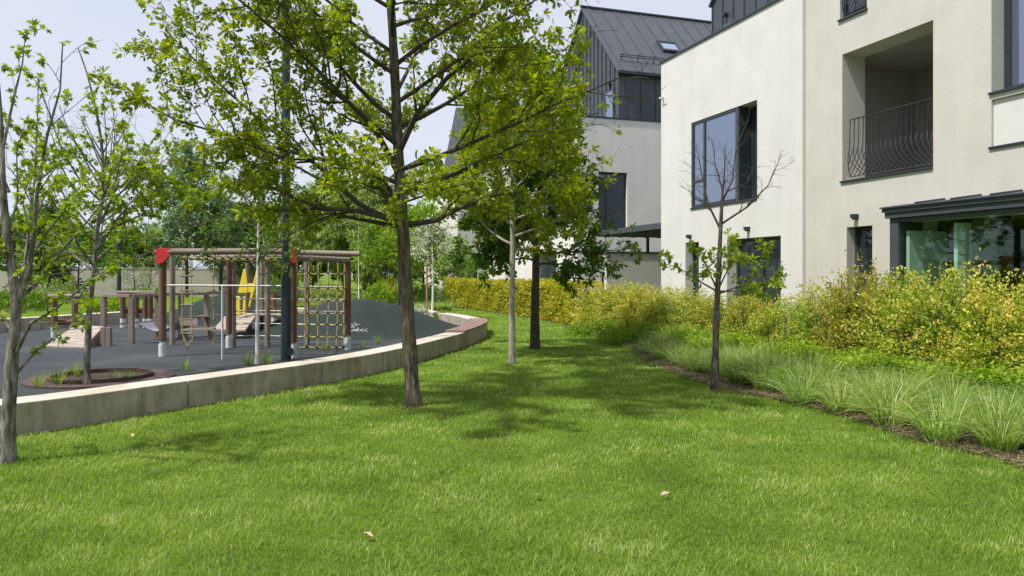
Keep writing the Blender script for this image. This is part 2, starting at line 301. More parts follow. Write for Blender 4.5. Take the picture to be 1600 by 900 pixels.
def build_two(name, a, ma, b, mb_, parent):
    "one mesh with a second material for the faces of b"
    na = len(a.f); a.add(b.v, b.f); o = a.build(name, ma, parent, smooth=True); o.data.materials.append(mb_)
    for p in list(o.data.polygons)[na:]: p.material_index = 1
    return o
def localise(mb, o):
    "shift builder vertices given in world coordinates into the frame of the unrotated empty o"
    L = o.location; mb.v = [(a-L.x, b-L.y, c-L.z) for a, b, c in mb.v]; return mb
def mesh_np(name, V, faces_idx, nper, mat, rnd=None, parent=None, smooth=False):
    "V (n,3); faces_idx flat loop vertex indices; nper = list of polygon sizes"
    me = bpy.data.meshes.new(name); me.vertices.add(len(V)); me.vertices.foreach_set('co', V.astype(np.float32).ravel())
    me.loops.add(len(faces_idx)); me.loops.foreach_set('vertex_index', faces_idx.astype(np.int32))
    nper = np.asarray(nper, dtype=np.int32); st = np.concatenate([[0], np.cumsum(nper)[:-1]]).astype(np.int32)
    me.polygons.add(len(nper)); me.polygons.foreach_set('loop_start', st); me.polygons.foreach_set('loop_total', nper)
    if smooth: me.polygons.foreach_set('use_smooth', np.ones(len(nper), dtype=bool))
    me.update(calc_edges=True)
    if rnd is not None:
        a = me.attributes.new('rnd', 'FLOAT', 'POINT'); a.data.foreach_set('value', rnd.astype(np.float32))
    me.materials.append(mat)
    o = bpy.data.objects.new(name, me); C.objects.link(o)
    if parent: o.parent = parent
    return o
def nrm(a): return a/np.maximum(np.linalg.norm(a, axis=1, keepdims=True), 1e-9)
LEAF = {
 'oak':  (np.array([(0,0,0),(0.10,0.18,.02),(0.24,0.30,.05),(0.15,0.42,.03),(0.31,0.58,.06),(0.19,0.68,.03),(0.22,0.86,.02),(0,1.0,-.06),
                    (-0.10,0.18,.02),(-0.24,0.30,.05),(-0.15,0.42,.03),(-0.31,0.58,.06),(-0.19,0.68,.03),(-0.22,0.86,.02)]),
          [(0,1,2,3,4,5,6,7),(0,7,13,12,11,10,9,8)]),
 'maple':(np.array([(0,0,0),(0.32,-0.02,-.06),(0.22,0.22,0),(0.52,0.45,-.10),(0.22,0.52,0),(0,1.0,-.15),
                    (-0.32,-0.02,-.06),(-0.22,0.22,0),(-0.52,0.45,-.10),(-0.22,0.52,0)]),
          [(0,1,2,3,4,5),(0,5,9,8,7,6)]),
 'oval': (np.array([(0,0,0),(0.27,0.42,.05),(0,1.0,-.05),(-0.27,0.42,.05)]), [(0,1,2),(0,2,3)]),
 'slim': (np.array([(0,0,0),(0.12,0.4,.03),(0,1.0,-.05),(-0.12,0.4,.03)]), [(0,1,2),(0,2,3)]),
 'quad': (np.array([(0,0,0),(0.40,0.5,.06),(0,1.0,0),(-0.40,0.5,.06)]), [(0,1,2,3)]),
}
def leaves(name, pos, dirs, size, shape, mat, rnd=None, parent=None, tilt=0.6, r=rng):
    t, polys = LEAF[shape]; N = len(pos); k = len(t)
    y = nrm(dirs); n = nrm(np.array([0, 0, 1.0])+r.normal(0, tilt, (N, 3)))
    x = nrm(np.cross(y, n)); n = np.cross(x, y)
    V = pos[:, None, :]+size[:, None, None]*(t[None, :, 0, None]*x[:, None, :]+t[None, :, 1, None]*y[:, None, :]+t[None, :, 2, None]*n[:, None, :])
    tpl = np.concatenate([np.array(p) for p in polys]); idx = (tpl[None, :]+(np.arange(N)*k)[:, None]).ravel()
    nper = np.tile(np.array([len(p) for p in polys]), N)
    if rnd is None: rnd = r.random(N)
    return mesh_np(name, V.reshape(-1, 3), idx, nper, mat, np.repeat(np.clip(rnd, 0, 1), k), parent)
def np3(v): return np.array([v[0], v[1], v[2]], dtype=float)

# ------------------------------------------------------------------ the ground
WALL = [(-12.5,2.2),(-9.3,3.9),(-6.7,5.75),(-4.9,7.28),(-3.87,8.85),(-3.1,10.1),(-2.41,11.37),(-1.86,12.85),(-1.38,14.6),(-0.98,16.4),(-0.72,18.3),(-0.66,19.6),(-0.80,20.9),(-1.25,22.4),(-2.1,24.4),(-3.0,26.4),(-3.9,28.2)]
BED = [(5.6,-2),(4.75,3.5),(4.27,6.16),(3.97,7.05),(3.81,8.14),(3.49,9.15),(2.95,10.4),(2.66,12.2),(2.60,14.0),(2.62,15.8),(2.3,18.2),(1.87,20.5),(1.28,24.6),(-0.9,30.8),(-3.5,37.0),(-7,47)]
def spline(pts, n=6):
    P_ = [Vector((*p, 0)) for p in pts]; outp = []
    for i in range(len(P_)-1):
        p0 = P_[max(i-1, 0)]; p1 = P_[i]; p2 = P_[i+1]; p3 = P_[min(i+2, len(P_)-1)]
        for j in range(n):
            t = j/n; outp.append(0.5*((2*p1)+(-p0+p2)*t+(2*p0-5*p1+4*p2-p3)*t*t+(-p0+3*p1-3*p2+p3)*t**3))
    outp.append(P_[-1]); return outp
WS = spline(WALL); BS = spline(BED)
wy = np.array([p.y for p in WS]); wx = np.array([p.x for p in WS]); by = np.array([p.y for p in BS]); bx = np.array([p.x for p in BS])
def sheet(name, pts, z, mat, kind='structure'):
    me = bpy.data.meshes.new(name); me.from_pydata([(p[0], p[1], z) for p in pts], [], [tuple(range(len(pts)))])
    bm = bmesh.new(); bm.from_mesh(me)
    bmesh.ops.recalc_face_normals(bm, faces=bm.faces)
    for f in bm.faces:
        if f.normal.z < 0: f.normal_flip()
    bm.to_mesh(me); bm.free()
    me.materials.append(mat); o = bpy.data.objects.new(name, me); C.objects.link(o); o['kind'] = kind; return o
sheet('lawn', [(-900,-300),(900,-300),(900,1200),(-900,1200)], 0, M['lawn_soil'])
inner = [(p.x-0.15, p.y) for p in WS]
sheet('playground_surface', inner+[(-6.5,29.0),(-9.5,27.5),(-13.6,24.0),(-15.5,20.0),(-17.5,12),(-17,4),(-13,1)], 0.004, M['asphalt'])
FD = Vector((-0.3125, 0.95, 0)); FN = Vector((-0.95, -0.3125, 0)); FO = Vector((10.48, 0, 0))
sheet('planting_bed', [(p.x, p.y) for p in BS if p.y < 39]+[(FO.x-0.329*39+1, 39), (FO.x+1.5, -2)], 0.008, M['mulch'])
sheet('park_path', [(-30,33.2),(-8,33.2),(-6,34.6),(-30,35.4)], 0.012, M['path'])
def mound(name, cx, cy, rx, ry, h, mat, rot=0.0, n=40, noise=0.0):
    mb = MB(); rings = 16
    vs = []
    for i in range(rings+1):
        t = i/rings; z = h*(0.5+0.5*math.cos(math.pi*t))**0.92
        for j in range(n):
            a = 2*math.pi*j/n; x = math.cos(a)*rx*t; y = math.sin(a)*ry*t
            vs.append((x*math.cos(rot)-y*math.sin(rot), x*math.sin(rot)+y*math.cos(rot), z*(1+noise*math.sin(3*a+t*2))-0.01*(t > 0.99)))
    fs = []
    for i in range(rings):
        for j in range(n):
            a = i*n+j; b = i*n+(j+1) % n; fs.append((a, b, b+n, a+n))
    mb.add(vs, fs); o = mb.build(name, mat, None, smooth=True, fixn=False); o.location = (cx, cy, 0.005)
    return o
rm = mound('rubber_mound', -4.3, 20.6, 3.6, 3.0, 0.90, M['rubber_mound'], 0.25); rm['kind'] = 'structure'
rm2 = mound('rubber_mound', -9.3, 25.0, 3.6, 2.2, 0.95, M['rubber_mound'], -0.1); rm2['kind'] = 'structure'
gm = mound('grass_mound', -13.6, 29.6, 5.5, 2.6, 0.62, M['lawn_soil'], 0.1, noise=0.1); gm['kind'] = 'structure'
gm = mound('grass_mound', -22, 31, 7, 3.4, 0.5, M['lawn_soil'], 0.1, noise=0.1); gm['kind'] = 'structure'
# painted plant motif on the mound
mp_ = MB()
def mz(x, y):
    dx, dy = x+4.3, y-20.6; c, s_ = math.cos(-0.25), math.sin(-0.25); u = (dx*c-dy*s_)/3.6; v = (dx*s_+dy*c)/3.0
    t = min(math.hypot(u, v), 1); return 0.90*(0.5+0.5*math.cos(math.pi*t))**0.92+0.017
def stroke(pts):
    q = []
    for (a, b), (c_, d) in zip(pts, pts[1:]):
        for k in range(5): q.append((a+(c_-a)*k/5, b+(d-b)*k/5))
    q.append(pts[-1]); mp_.tube([(x, y, mz(x, y)) for x, y in q], 0.012, 4)
for base, ang in (((-4.2,18.3),0.55),((-4.15,18.42),1.05),((-4.05,18.42),0.2)):
    ex, ey = base[0]+0.42*math.cos(ang), base[1]+0.42*math.sin(ang); stroke([base, (ex, ey)])
    for t in (0.35, 0.6, 0.85):
        px, py = base[0]+(ex-base[0])*t, base[1]+(ey-base[1])*t
        for s_ in (-1, 1): stroke([(px, py), (px+0.13*math.cos(ang+s_*0.8), py+0.13*math.sin(ang+s_*0.8))])
o = mp_.build('painted_plant_motif', M['white_paint'], rm); o.location = (4.3, -20.6, -0.005)

# ------------------------------------------------------------------ low concrete wall round the playground
def ribbon(pts, h0, h1, w, mat, name, parent=None, left=True, bevel=0.012):
    mb = MB(); n = len(pts); vs = []
    for i, p in enumerate(pts):
        d = (pts[min(i+1, n-1)]-pts[max(i-1, 0)]).normalized(); q = Vector((-d.y, d.x, 0))*(w if left else -w)
        for z in (h0, h1): vs.append((p.x, p.y, z))
        for z in (h1, h0): vs.append((p.x+q.x, p.y+q.y, z))
    fs = []
    for i in range(n-1):
        for j in range(4):
            a = i*4+j; b = i*4+(j+1) % 4; fs.append((a, b, b+4, a+4))
    fs += [(0,1,2,3), tuple((n-1)*4+j for j in (3,2,1,0))]
    mb.add(vs, fs); return mb.build(name, mat, parent, bevel=bevel)
w0 = empty('low_wall', (0,0,0), 0, 'low curved concrete wall with a wooden seat on top, between lawn and playground', 'wall')
JN = [24, 33, 42, 53, 64, 75]
cuts = [0, 12]+JN+[len(WS)-1]
for a, b in zip(cuts, cuts[1:]):
    seg = [p.copy() for p in WS[a:b+1]]
    if b < len(WS)-1: seg[-1] = seg[-1]-(seg[-1]-seg[-2]).normalized()*0.012
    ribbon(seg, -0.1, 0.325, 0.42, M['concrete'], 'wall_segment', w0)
SE = [p for p in WS if 16.0 <= p.y <= 20.7]
off = []
for i, p in enumerate(SE):
    d = (SE[min(i+1, len(SE)-1)]-SE[max(i-1, 0)]).normalized(); off.append(p-Vector((-d.y, d.x, 0))*0.015)
seat = empty('wooden_seat', (0,0,0)); seat.parent = w0
for k in range(4):
    row = []
    for i, p in enumerate(off):
        d = (off[min(i+1, len(off)-1)]-off[max(i-1, 0)]).normalized(); row.append(p+Vector((-d.y, d.x, 0))*0.113*k)
    ribbon(row, 0.329, 0.368, 0.106, M['seat_wood'], 'seat_board', seat, bevel=0.004)
w1p = spline([(-17.6,12.5),(-15.6,16.2),(-14.2,19.4),(-13.2,22.4),(-12.4,25.0)])
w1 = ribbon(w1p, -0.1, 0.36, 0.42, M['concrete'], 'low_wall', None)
tag(w1, 'low pale concrete wall along the far left side of the playground', 'wall')

# ------------------------------------------------------------------ houses (facade frame: u along the facade, w towards the lawn)
ANG = math.atan2(0.95, -0.3125)
def U(px, w=0.0, Yoff=0.0):
    x = (px-HX)/F; return (10.48-0.95*w+0.3125*w*x)/(0.95*x+0.3125)
def Zf(px, py, w=0.0):
    u = U(px, w); return EYE+(HY-py)/F*(0.95*u-0.3125*w)
def house(label, u0, w0_=0.0):
    p = FO+FD*u0+FN*w0_
    return empty('house', (p.x, p.y, 0), ANG, label, 'house')
def wall_holes(mb, a0, a1, z0, z1, holes, depth, along='u', plane=0.0, flip=1):
    """wall sheet in the plane w=plane (along u) with rectangular holes and reveals going in by depth"""
    us = sorted({a0, a1, *[h[0] for h in holes], *[h[1] for h in holes]}); zs = sorted({z0, z1, *[h[2] for h in holes], *[h[3] for h in holes]})
    def pt(a, w, z): return (a, w, z) if along == 'u' else (w, a, z)
    for i in range(len(us)-1):
        for j in range(len(zs)-1):
            cu = (us[i]+us[i+1])/2; cz = (zs[j]+zs[j+1])/2
            if any(h[0] < cu < h[1] and h[2] < cz < h[3] for h in holes): continue
            mb.add([pt(us[i], plane, zs[j]), pt(us[i+1], plane, zs[j]), pt(us[i+1], plane, zs[j+1]), pt(us[i], plane, zs[j+1])], [(0,1,2,3)])
    for h in holes:
        d = h[4] if len(h) > 4 else depth; b = plane-d*flip
        c = [(h[0],h[2]),(h[1],h[2]),(h[1],h[3]),(h[0],h[3])]
        for k in range(4):
            p, q = c[k], c[(k+1) % 4]
            mb.add([pt(p[0],plane,p[1]), pt(q[0],plane,q[1]), pt(q[0],b,q[1]), pt(p[0],b,p[1])], [(0,1,2,3)])
    return mb
def window(root, a0, a1, z0, z1, w, mullions=(), transoms=(), fw=0.06, glassm='glass_dark', along='u', name='window', sub=()):
    "frame (the part) with a pane child; w = plane of the glass"
    def bx_(mb, p0, p1, q0, q1, r0, r1):
        if along == 'u': mb.box(p0, p1, q0, q1, r0, r1)
        else: mb.box(q0, q1, p0, p1, r0, r1)
    f = MB(); t = 0.035
    bx_(f, a0, a0+fw, w-t, w+t, z0, z1); bx_(f, a1-fw, a1, w-t, w+t, z0, z1)
    bx_(f, a0+fw, a1-fw, w-t, w+t, z0, z0+fw); bx_(f, a0+fw, a1-fw, w-t, w+t, z1-fw, z1)
    for m_ in mullions: bx_(f, m_-fw/2, m_+fw/2, w-t+0.003, w+t-0.003, z0+fw, z1-fw)
    for (m0, m1, zz) in transoms: bx_(f, m0, m1, w-t+0.006, w+t-0.006, zz-fw/2, zz+fw/2)
    fo = f.build(name, M['dark_frame'], root, bevel=0.004)
    g = MB(); bx_(g, a0+fw*0.8, a1-fw*0.8, w-0.008, w+0.008, z0+fw*0.8, z1-fw*0.8)
    g.build('pane', M[glassm], fo)
    return fo
def sill(root, a0, a1, z, w0_, w1_, along='u'):
    m_ = MB(); m_.box(a0, a1, w0_, w1_, z-0.03, z+0.004); return m_.build('sill', M['dark_frame'], root, bevel=0.003)
def lamp(root, u, z, w):
    m_ = MB(); m_.box(u-0.05, u+0.05, w, w+0.015, z-0.03, z+0.05)
    o = m_.build('wall_lamp', M['dark_frame'], root)
    k = MB(); k.box(u-0.045, u+0.045, w+0.015, w+0.11, z-0.02, z+0.05); k.build('lamp_shade', M['dark_frame'], o, bevel=0.004)
    l_ = MB(); l_.box(u-0.03, u+0.03, w+0.03, w+0.08, z-0.05, z-0.02); l_.build('lamp_body', M['dark_frame'], o)
    return o
def seams_on(mb, p, q, n, vec, r):
    p, q = Vector(p), Vector(q)
    for i in range(n+1):
        a = p+(q-p)*(i/n); mb.bar(a, a+Vector(vec), r, r*1.6)

# --- cream house B, nearest
hB = house('nearest cream rendered house with loggia and dark glazed bay window, at right edge', 3.0)
uB0, uB1 = 3.0, U(1256)
def B(u): return u-3.0
lo0, lo1 = U(1458), U(1316); lz0, lz1 = Zf(1318, 283), (Zf(1316, 88)+Zf(1458, 28))/2
gw0, gw1 = U(1363), U(1323); gwz1 = (Zf(1363, 350)+Zf(1323, 357))/2
uw0, uw1 = U(1354.5), U(1312.5); uwz0 = (Zf(1314, 31)+Zf(1354, 13))/2
rw1 = U(1549); rwz0 = Zf(1549, 145); pz0 = Zf(1549, 230)
bayu1 = U(1390, 0.5); bayz = Zf(1390, 322, 0.5)
mb = MB()
holes = [(B(lo0), B(lo1), lz0, lz1, 0.52), (B(gw0), B(gw1), 0.12, gwz1, 0.22), (B(uw0), B(uw1), uwz0, uwz0+2.3, 0.12),
         (B(rw1-1.9), B(rw1), rwz0, rwz0+2.1, 0.30), (B(rw1-1.9), B(rw1), pz0, rwz0-0.10, 0.05),
         (B(4.6), B(bayu1-0.22), 0.15, bayz-0.22, 0.25)]
wall_holes(mb, 0, B(uB1), -0.2, 9.6, holes, 0.2)
# loggia interior behind the front wall thickness, floor and ceiling
x0, x1 = B(lo0), B(lo1)
E = 0.0
lg = MB(); D1 = -1.9
lg.add([(x0-1.2,-0.52,lz0),(x1,-0.52,lz0),(x1,-0.52-0.001,lz0)], [])
mb.add([(x1,-0.52,lz0-0.05),(x1+0.0,-0.52,lz1),(x1,D1,lz1),(x1,D1,lz0-0.05)], [])
# other faces of the house
T = 9.6; DP = -9.0; L_ = B(uB1)
mb.add([(0,0,-.2),(0,DP,-.2),(0,DP,T),(0,0,T)], [(0,1,2,3)]); mb.add([(L_,0,-.2),(L_,DP,-.2),(L_,DP,T),(L_,0,T)], [(0,1,2,3)])
mb.add([(0,DP,-.2),(L_,DP,-.2),(L_,DP,T),(0,DP,T)], [(0,1,2,3)]); mb.add([(0,0,T),(L_,0,T),(L_,DP,T),(0,DP,T)], [(0,1,2,3)])
mb.build('wall', M['cream_render'], hB, fixn=False)
# loggia room
LG = MB(); yb = -2.3; g0 = x0-1.0; g1 = x1+0.55; zc = lz1+0.02
LG.add([(g0,-0.521,lz0-0.02),(g1,-0.521,lz0-0.02),(g1,yb,lz0-0.02),(g0,yb,lz0-0.02)], [(0,1,2,3)])
LG.add([(g0,-0.521,zc),(g1,-0.521,zc),(g1,yb,zc),(g0,yb,zc)], [(0,1,2,3)])
LG.add([(g0,yb,lz0),(g1,yb,lz0),(g1,yb,zc),(g0,yb,zc)], [(0,1,2,3)])
for g in (g0, g1): LG.add([(g,-0.521,lz0),(g,yb,lz0),(g,yb,zc),(g,-0.521,zc)], [(0,1,2,3)])
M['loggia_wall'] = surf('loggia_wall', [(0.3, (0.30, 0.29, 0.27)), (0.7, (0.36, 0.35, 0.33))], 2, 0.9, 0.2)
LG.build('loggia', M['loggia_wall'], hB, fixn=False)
# balcony railing with bars that swoop into a lattice at the foot
def railing(root, a0, a1, z0, H, w, step=0.105):
    m_ = MB(); ff = MB()
    m_.bar((a0, w, z0+H), (a1, w, z0+H), 0.035, 0.014); 
    n = max(2, int(round((a1-a0)/step)))
    def bar(a, s):
        pts = [(a, w, z0+H)]
        for t in (0.50, 0.38, 0.28, 0.19, 0.09, 0.0):
            sw = (max(0, 0.50-t)/0.50)**2.1*0.33*s; bulge = 0.05*math.sin(math.pi*min(1, max(0, (0.55-t)/0.55)))
            aa = a+sw; aa = min(max(aa, a0), a1)
            pts.append((aa, w+bulge, z0+H*t+0.03))
        return pts
    for i in range(n+1):
        a = a0+(a1-a0)*i/n
        m_.tube(bar(a, 1 if i % 2 else -1), 0.0075, 5)
        if i % 2 == 0: m_.tube(bar(a, 1), 0.0075, 5)
        else: m_.tube(bar(a, -1), 0.0075, 5)
    m_.bar((a0, w, z0+0.03), (a1, w, z0+0.03), 0.05, 0.012)
    return m_.build('balcony_railing', M['dark_frame'], root)
railing(hB, x0+0.01, x1-0.16, lz0+0.03, 1.06, -0.03)
sill(hB, x0, x1+0.03, lz0, -0.10, 0.035)
# windows of B
window(hB, B(gw0), B(gw1), 0.12, gwz1, -0.22, fw=0.07); lamp(hB, B((gw0+gw1)/2)+0.06, gwz1+0.17, 0.0)
window(hB, B(uw0), B(uw1), uwz0, uwz0+2.3, -0.11, fw=0.06)
railing(hB, B(uw0)+0.02, B(uw1)-0.10, uwz0+0.02, 1.0, 0.0, 0.09); sill(hB, B(uw0)-0.02, B(uw1)+0.03, uwz0, -0.06, 0.04)
window(hB, B(rw1-1.9), B(rw1), rwz0, rwz0+2.1, -0.28, mullions=(B(rw1-0.62),), fw=0.09, glassm='glass_sky'); sill(hB, B(rw1-1.9), B(rw1+0.03), rwz0, -0.24, 0.035)
pn = MB(); pn.box(B(rw1-1.9), B(rw1), -0.06, -0.045, pz0, rwz0-0.10); pn.build('white_panel', M['white_render'], hB); sill(hB, B(rw1-1.9), B(rw1+0.03), pz0, -0.04, 0.03)
# bay window
bay = empty('bay_window', (0,0,0)); bay.parent = hB
BU0, BU1 = B(4.0), B(bayu1)
fr = MB(); pw = 0.5
fr.box(BU1-0.17, BU1, 0.003, pw, 0.0, bayz-0.2); fr.box(BU0, BU0+0.15, 0.003, pw, 0.0, bayz-0.2)
fr.box(BU0+0.15, BU1-0.17, pw-0.08, pw-0.01, 0.0, 0.30); fr.box(BU0+0.15, BU1-0.17, pw-0.08, pw-0.01, bayz-0.27, bayz-0.2)
fr.build('frame', M['metal_cladding'], bay, bevel=0.004)
fs_ = MB(); fs_.box(BU0-0.1, BU1+0.05, 0.003, pw+0.05, bayz-0.2, bayz-0.11); fs_.box(BU0-0.12, BU1+0.08, 0.003, pw+0.08, bayz-0.107, bayz-0.045)
fs_.add([(BU0-0.14,0.003,bayz+0.06),(BU1+0.10,0.003,bayz+0.06),(BU1+0.10,pw+0.11,bayz-0.02),(BU0-0.14,pw+0.11,bayz-0.02),
         (BU0-0.14,0.003,bayz-0.042),(BU1+0.10,0.003,bayz-0.042),(BU1+0.10,pw+0.11,bayz-0.042),(BU0-0.14,pw+0.11,bayz-0.042)], [(0,1,2,3),(4,5,6,7),(0,1,5,4),(1,2,6,5),(2,3,7,6),(3,0,4,7)])
k = BU0
while k < BU1:
    fs_.bar((k, 0.01, bayz+0.075), (k, pw+0.10, bayz-0.005), 0.02, 0.03); k += 0.62
fs_.build('canopy', M['metal_cladding'], bay)
gp = MB(); gp.box(BU0+0.14, BU1-0.165, pw-0.055, pw-0.035, 0.29, bayz-0.26); gp.build('glazing', M['clear_glass'], bay)
# the room seen through the bay glass
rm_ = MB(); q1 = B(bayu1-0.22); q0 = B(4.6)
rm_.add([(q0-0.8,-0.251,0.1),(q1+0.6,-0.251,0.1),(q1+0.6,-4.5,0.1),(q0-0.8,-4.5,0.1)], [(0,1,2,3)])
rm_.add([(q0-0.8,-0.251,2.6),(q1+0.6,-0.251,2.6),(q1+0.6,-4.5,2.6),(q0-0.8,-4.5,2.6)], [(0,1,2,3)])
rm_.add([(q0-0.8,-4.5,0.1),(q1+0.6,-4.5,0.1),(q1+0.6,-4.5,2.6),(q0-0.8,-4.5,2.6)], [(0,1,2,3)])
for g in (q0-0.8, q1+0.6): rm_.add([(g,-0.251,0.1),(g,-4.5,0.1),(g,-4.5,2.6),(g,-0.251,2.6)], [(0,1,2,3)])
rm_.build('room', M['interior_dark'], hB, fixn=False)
def Wat(px, u): x = (px-HX)/F; return (10.48-(0.3125+0.95*x)*u)/(0.95-0.3125*x)
for uu, pa0, pa1, zt, mt in ((U(1421, 0.38), 1421, 1480, 2.28, 'interior_wall'), (11.62, 1496, 1518, 2.36, 'interior_wall')):
    wa, wb = Wat(pa0, uu), Wat(pa1, uu); pa = MB(); pa.box(B(uu), B(uu)+0.06, min(wa, wb), max(wa, wb), 0.12, zt); pa.build('partition', M[mt], hB)
pa = MB(); pa.box(B(U(1556, -0.3)), B(U(1519, -0.3)), -0.36, -0.3, 0.12, 2.5); pa.build('partition', M['interior_dim'], hB)
pa = MB(); pa.box(BU0+0.16, BU1-0.18, 0.003, pw-0.09, bayz-0.26, bayz-0.205); pa.build('ceiling', M['interior_wall'], hB)

# --- white house A
wA = 0.08
uA0 = U(1254, wA); uA1 = U(1033, wA)
hA = house('bright white house with big square window, behind the bare leaning tree', uA0, 0.0)
def A(u): return u-uA0
def zA(px, py): return Zf(px, py, wA)
TA = (zA(1033, 103)+zA(1210, 0))/2
b0, b1 = U(1183, wA), U(1080, wA); bz0 = (zA(1080, 325)+zA(1183, 310))/2; bz1 = (zA(1080, 192)+zA(1183, 156))/2
n0, n1 = U(1092, wA), U(1071, wA); nz1 = (zA(1092, 378)+zA(1071, 379))/2
g0_, g1_ = U(1220, wA), U(1136, wA); gz1 = (zA(1220, 366)+zA(1136, 376))/2
mb = MB()
split = U(1151, wA)
holes = [(A(b0), A(split), bz0, bz1, 0.34), (A(split), A(b1), bz0, bz1, 0.08), (A(n0), A(n1), 0.12, nz1, 0.24), (A(g0_), A(g1_), 0.12, gz1, 0.28)]
wall_holes(mb, 0, A(uA1), -0.2, TA, holes, 0.2, plane=wA)
LA = A(uA1)
for x in (0, LA): mb.add([(x,wA,-.2),(x,-9,-.2),(x,-9,TA),(x,wA,TA)], [(0,1,2,3)])
mb.add([(0,-9,-.2),(LA,-9,-.2),(LA,-9,TA),(0,-9,TA)], [(0,1,2,3)]); mb.add([(0,wA,TA-.05),(LA,wA,TA-.05),(LA,-9,TA-.05),(0,-9,TA-.05)], [(0,1,2,3)])
mb.build('wall', M['white_render'], hA, fixn=False)
cp = MB(); cp.box(0.0, LA+0.03, wA-0.25, wA+0.035, TA, TA+0.05); cp.box(LA-0.22, LA+0.031, -9, wA-0.251, TA, TA+0.05)
cp.build('parapet_coping', M['dark_frame'], hA, bevel=0.004)
wi = window(hA, A(split), A(b1), bz0, bz1, wA-0.05, mullions=(A(U(1099, wA)),), transoms=((A(U(1099, wA)), A(b1), zA(1090, 283)),), fw=0.07, glassm='glass_sky')
sill(hA, A(b0)-0.0, A(b1)+0.02, bz0, wA-0.06, wA+0.03)
dp = MB(); dp.box(A(b0), A(split), wA-0.36, wA-0.345, bz0, bz1)
k = A(b0)+0.02
while k < A(split)-0.03: dp.box(k, k+0.05, wA-0.345, wA-0.315, bz0+0.03, bz1-0.03); k += 0.11
dp.box(A(split)-0.06, A(split), wA-0.345, wA-0.02, bz0, bz1)
dp.build('louvre_panel', M['dark_frame'], hA, bevel=0.003)
window(hA, A(n0), A(n1), 0.12, nz1, wA-0.24, fw=0.06); lamp(hA, A(U(1079, wA)), zA(1079, 370), wA)
window(hA, A(g0_), A(g1_), 0.12, gz1, wA-0.28, mullions=(A(U(1176, wA)),), fw=0.07, glassm='glass_dark'); lamp(hA, A(U(1170, wA)), zA(1170, 358), wA)
vp = MB(); vu = A(U(1036, wA)); vz = zA(1036, 154); vp.tube([(vu-0.02,wA,vz),(vu-0.02,wA+0.12,vz)], 0.025, 8); vp.tube([(vu-0.02,wA+0.10,vz),(vu-0.20,wA+0.10,vz-0.01)], 0.014, 6)
vp.build('overflow_pipe', M['white_render'], hA)
# attic of A: gable towards the lawn, standing seam cladding
at_w = -0.35; aL = A(U(1113, at_w)); eaveA = Zf(1113, 9, at_w); 
at = MB(); hw = 3.0; rise = 3.1; x1_ = aL; x0_ = aL-2*hw
prof = [(x1_, TA-0.05), (x1_, eaveA), (x1_-hw, eaveA+rise), (x0_, eaveA), (x0_, TA-0.05)]
at.prism([(a, at_w, z) for a, z in prof], (0, -8, 0)); 
ato = at.build('attic', M['metal_cladding'], hA)
sm = MB(); k = x1_-0.02
while k > x0_:
    top = eaveA+rise*(1-abs(k-(x1_-hw))/hw); sm.box(k-0.012, k+0.012, at_w, at_w+0.03, TA, top); k -= 0.42
for s_ in range(18): 
    yy = at_w-0.25-s_*0.45; sm.bar((x1_+0.01, yy, TA), (x1_+0.01, yy, eaveA), 0.024, 0.03)
    sm.bar((x1_+0.02, yy, eaveA+0.01), (x1_-hw, yy, eaveA+rise+0.01), 0.024, 0.03)
sm.bar((x1_+0.06, at_w+0.02, eaveA-0.02), (x1_-hw, at_w+0.02, eaveA+rise+0.04), 0.10, 0.05)
sm.build('seams', M['metal_cladding'], ato)
aw = MB(); wu0, wu1 = A(U(1150, at_w)), A(U(1129, at_w)); aw.box(wu0, wu1, at_w, at_w+0.02, TA-0.04, Zf(1140, 35, at_w)); aw.build('window', M['glass_dark'], hA)
lamp(hA, A(U(1136, at_w)), Zf(1136, 24, at_w), at_w)

# --- house C with the steep gabled metal attic
def PL(px, py, u, w): return None
uC0 = (2.32-10.48)/(-0.3125); pC = Vector((2.32, 26.3, 0))
uC0 = (pC-FO).dot(FD); wC0 = (pC-FO).dot(FN)
hC = empty('house', pC, ANG, 'white house with steep dark metal gable roof and skylight, behind the leafy oaks', 'house')
TC = 7.2; LC = 11.5; DC = -10.0
# end wall lies in local plane u=0, running to -w; solve opening positions on it
def Wc(px):
    x = (px-HX)/F; E_ = Vector((0.95, 0.3125)); # pC + t*E_
    return (x*pC.y-pC.x)/(E_.x-x*E_.y)
def Zc(px, py): 
    t = Wc(px); return EYE+(HY-py)/F*(pC.y+0.3125*t)
c0, c1 = Wc(935), Wc(980); cz0, cz1 = Zc(957, 361), Zc(957, 269)
d0, d1 = Wc(940), Wc(960); dz1 = Zc(950, 425)
mb = MB(); wall_holes(mb, DC, 0, -0.2, TC, [(-c1, -c0, cz0, cz1, 0.16), (-d1, -d0, 0.1, dz1, 0.16)], 0.16, along='w', plane=0.0, flip=-1)
f0, f1 = 1.6, 3.4
wall_holes(mb, 0, LC, -0.2, TC, [(2.0, 3.6, 3.5, 5.6, 0.15), (6.5, 8.6, 3.5, 5.6, 0.15), (2.0, 4.4, 0.1, 2.5, 0.15)], 0.15)
mb.add([(LC,0,-.2),(LC,DC,-.2),(LC,DC,TC),(LC,0,TC)], [(0,1,2,3)]); mb.add([(0,DC,-.2),(LC,DC,-.2),(LC,DC,TC),(0,DC,TC)], [(0,1,2,3)])
mb.add([(0,0,TC-.04),(LC,0,TC-.04),(LC,DC,TC-.04),(0,DC,TC-.04)], [(0,1,2,3)])
mb.build('wall', M['pale_render'], hC, fixn=False)
window(hC, -c1, -c0, cz0, cz1, 0.14, mullions=(-Wc(949),), fw=0.06, along='w'); window(hC, -d1, -d0, 0.1, dz1, 0.14, fw=0.06, along='w')
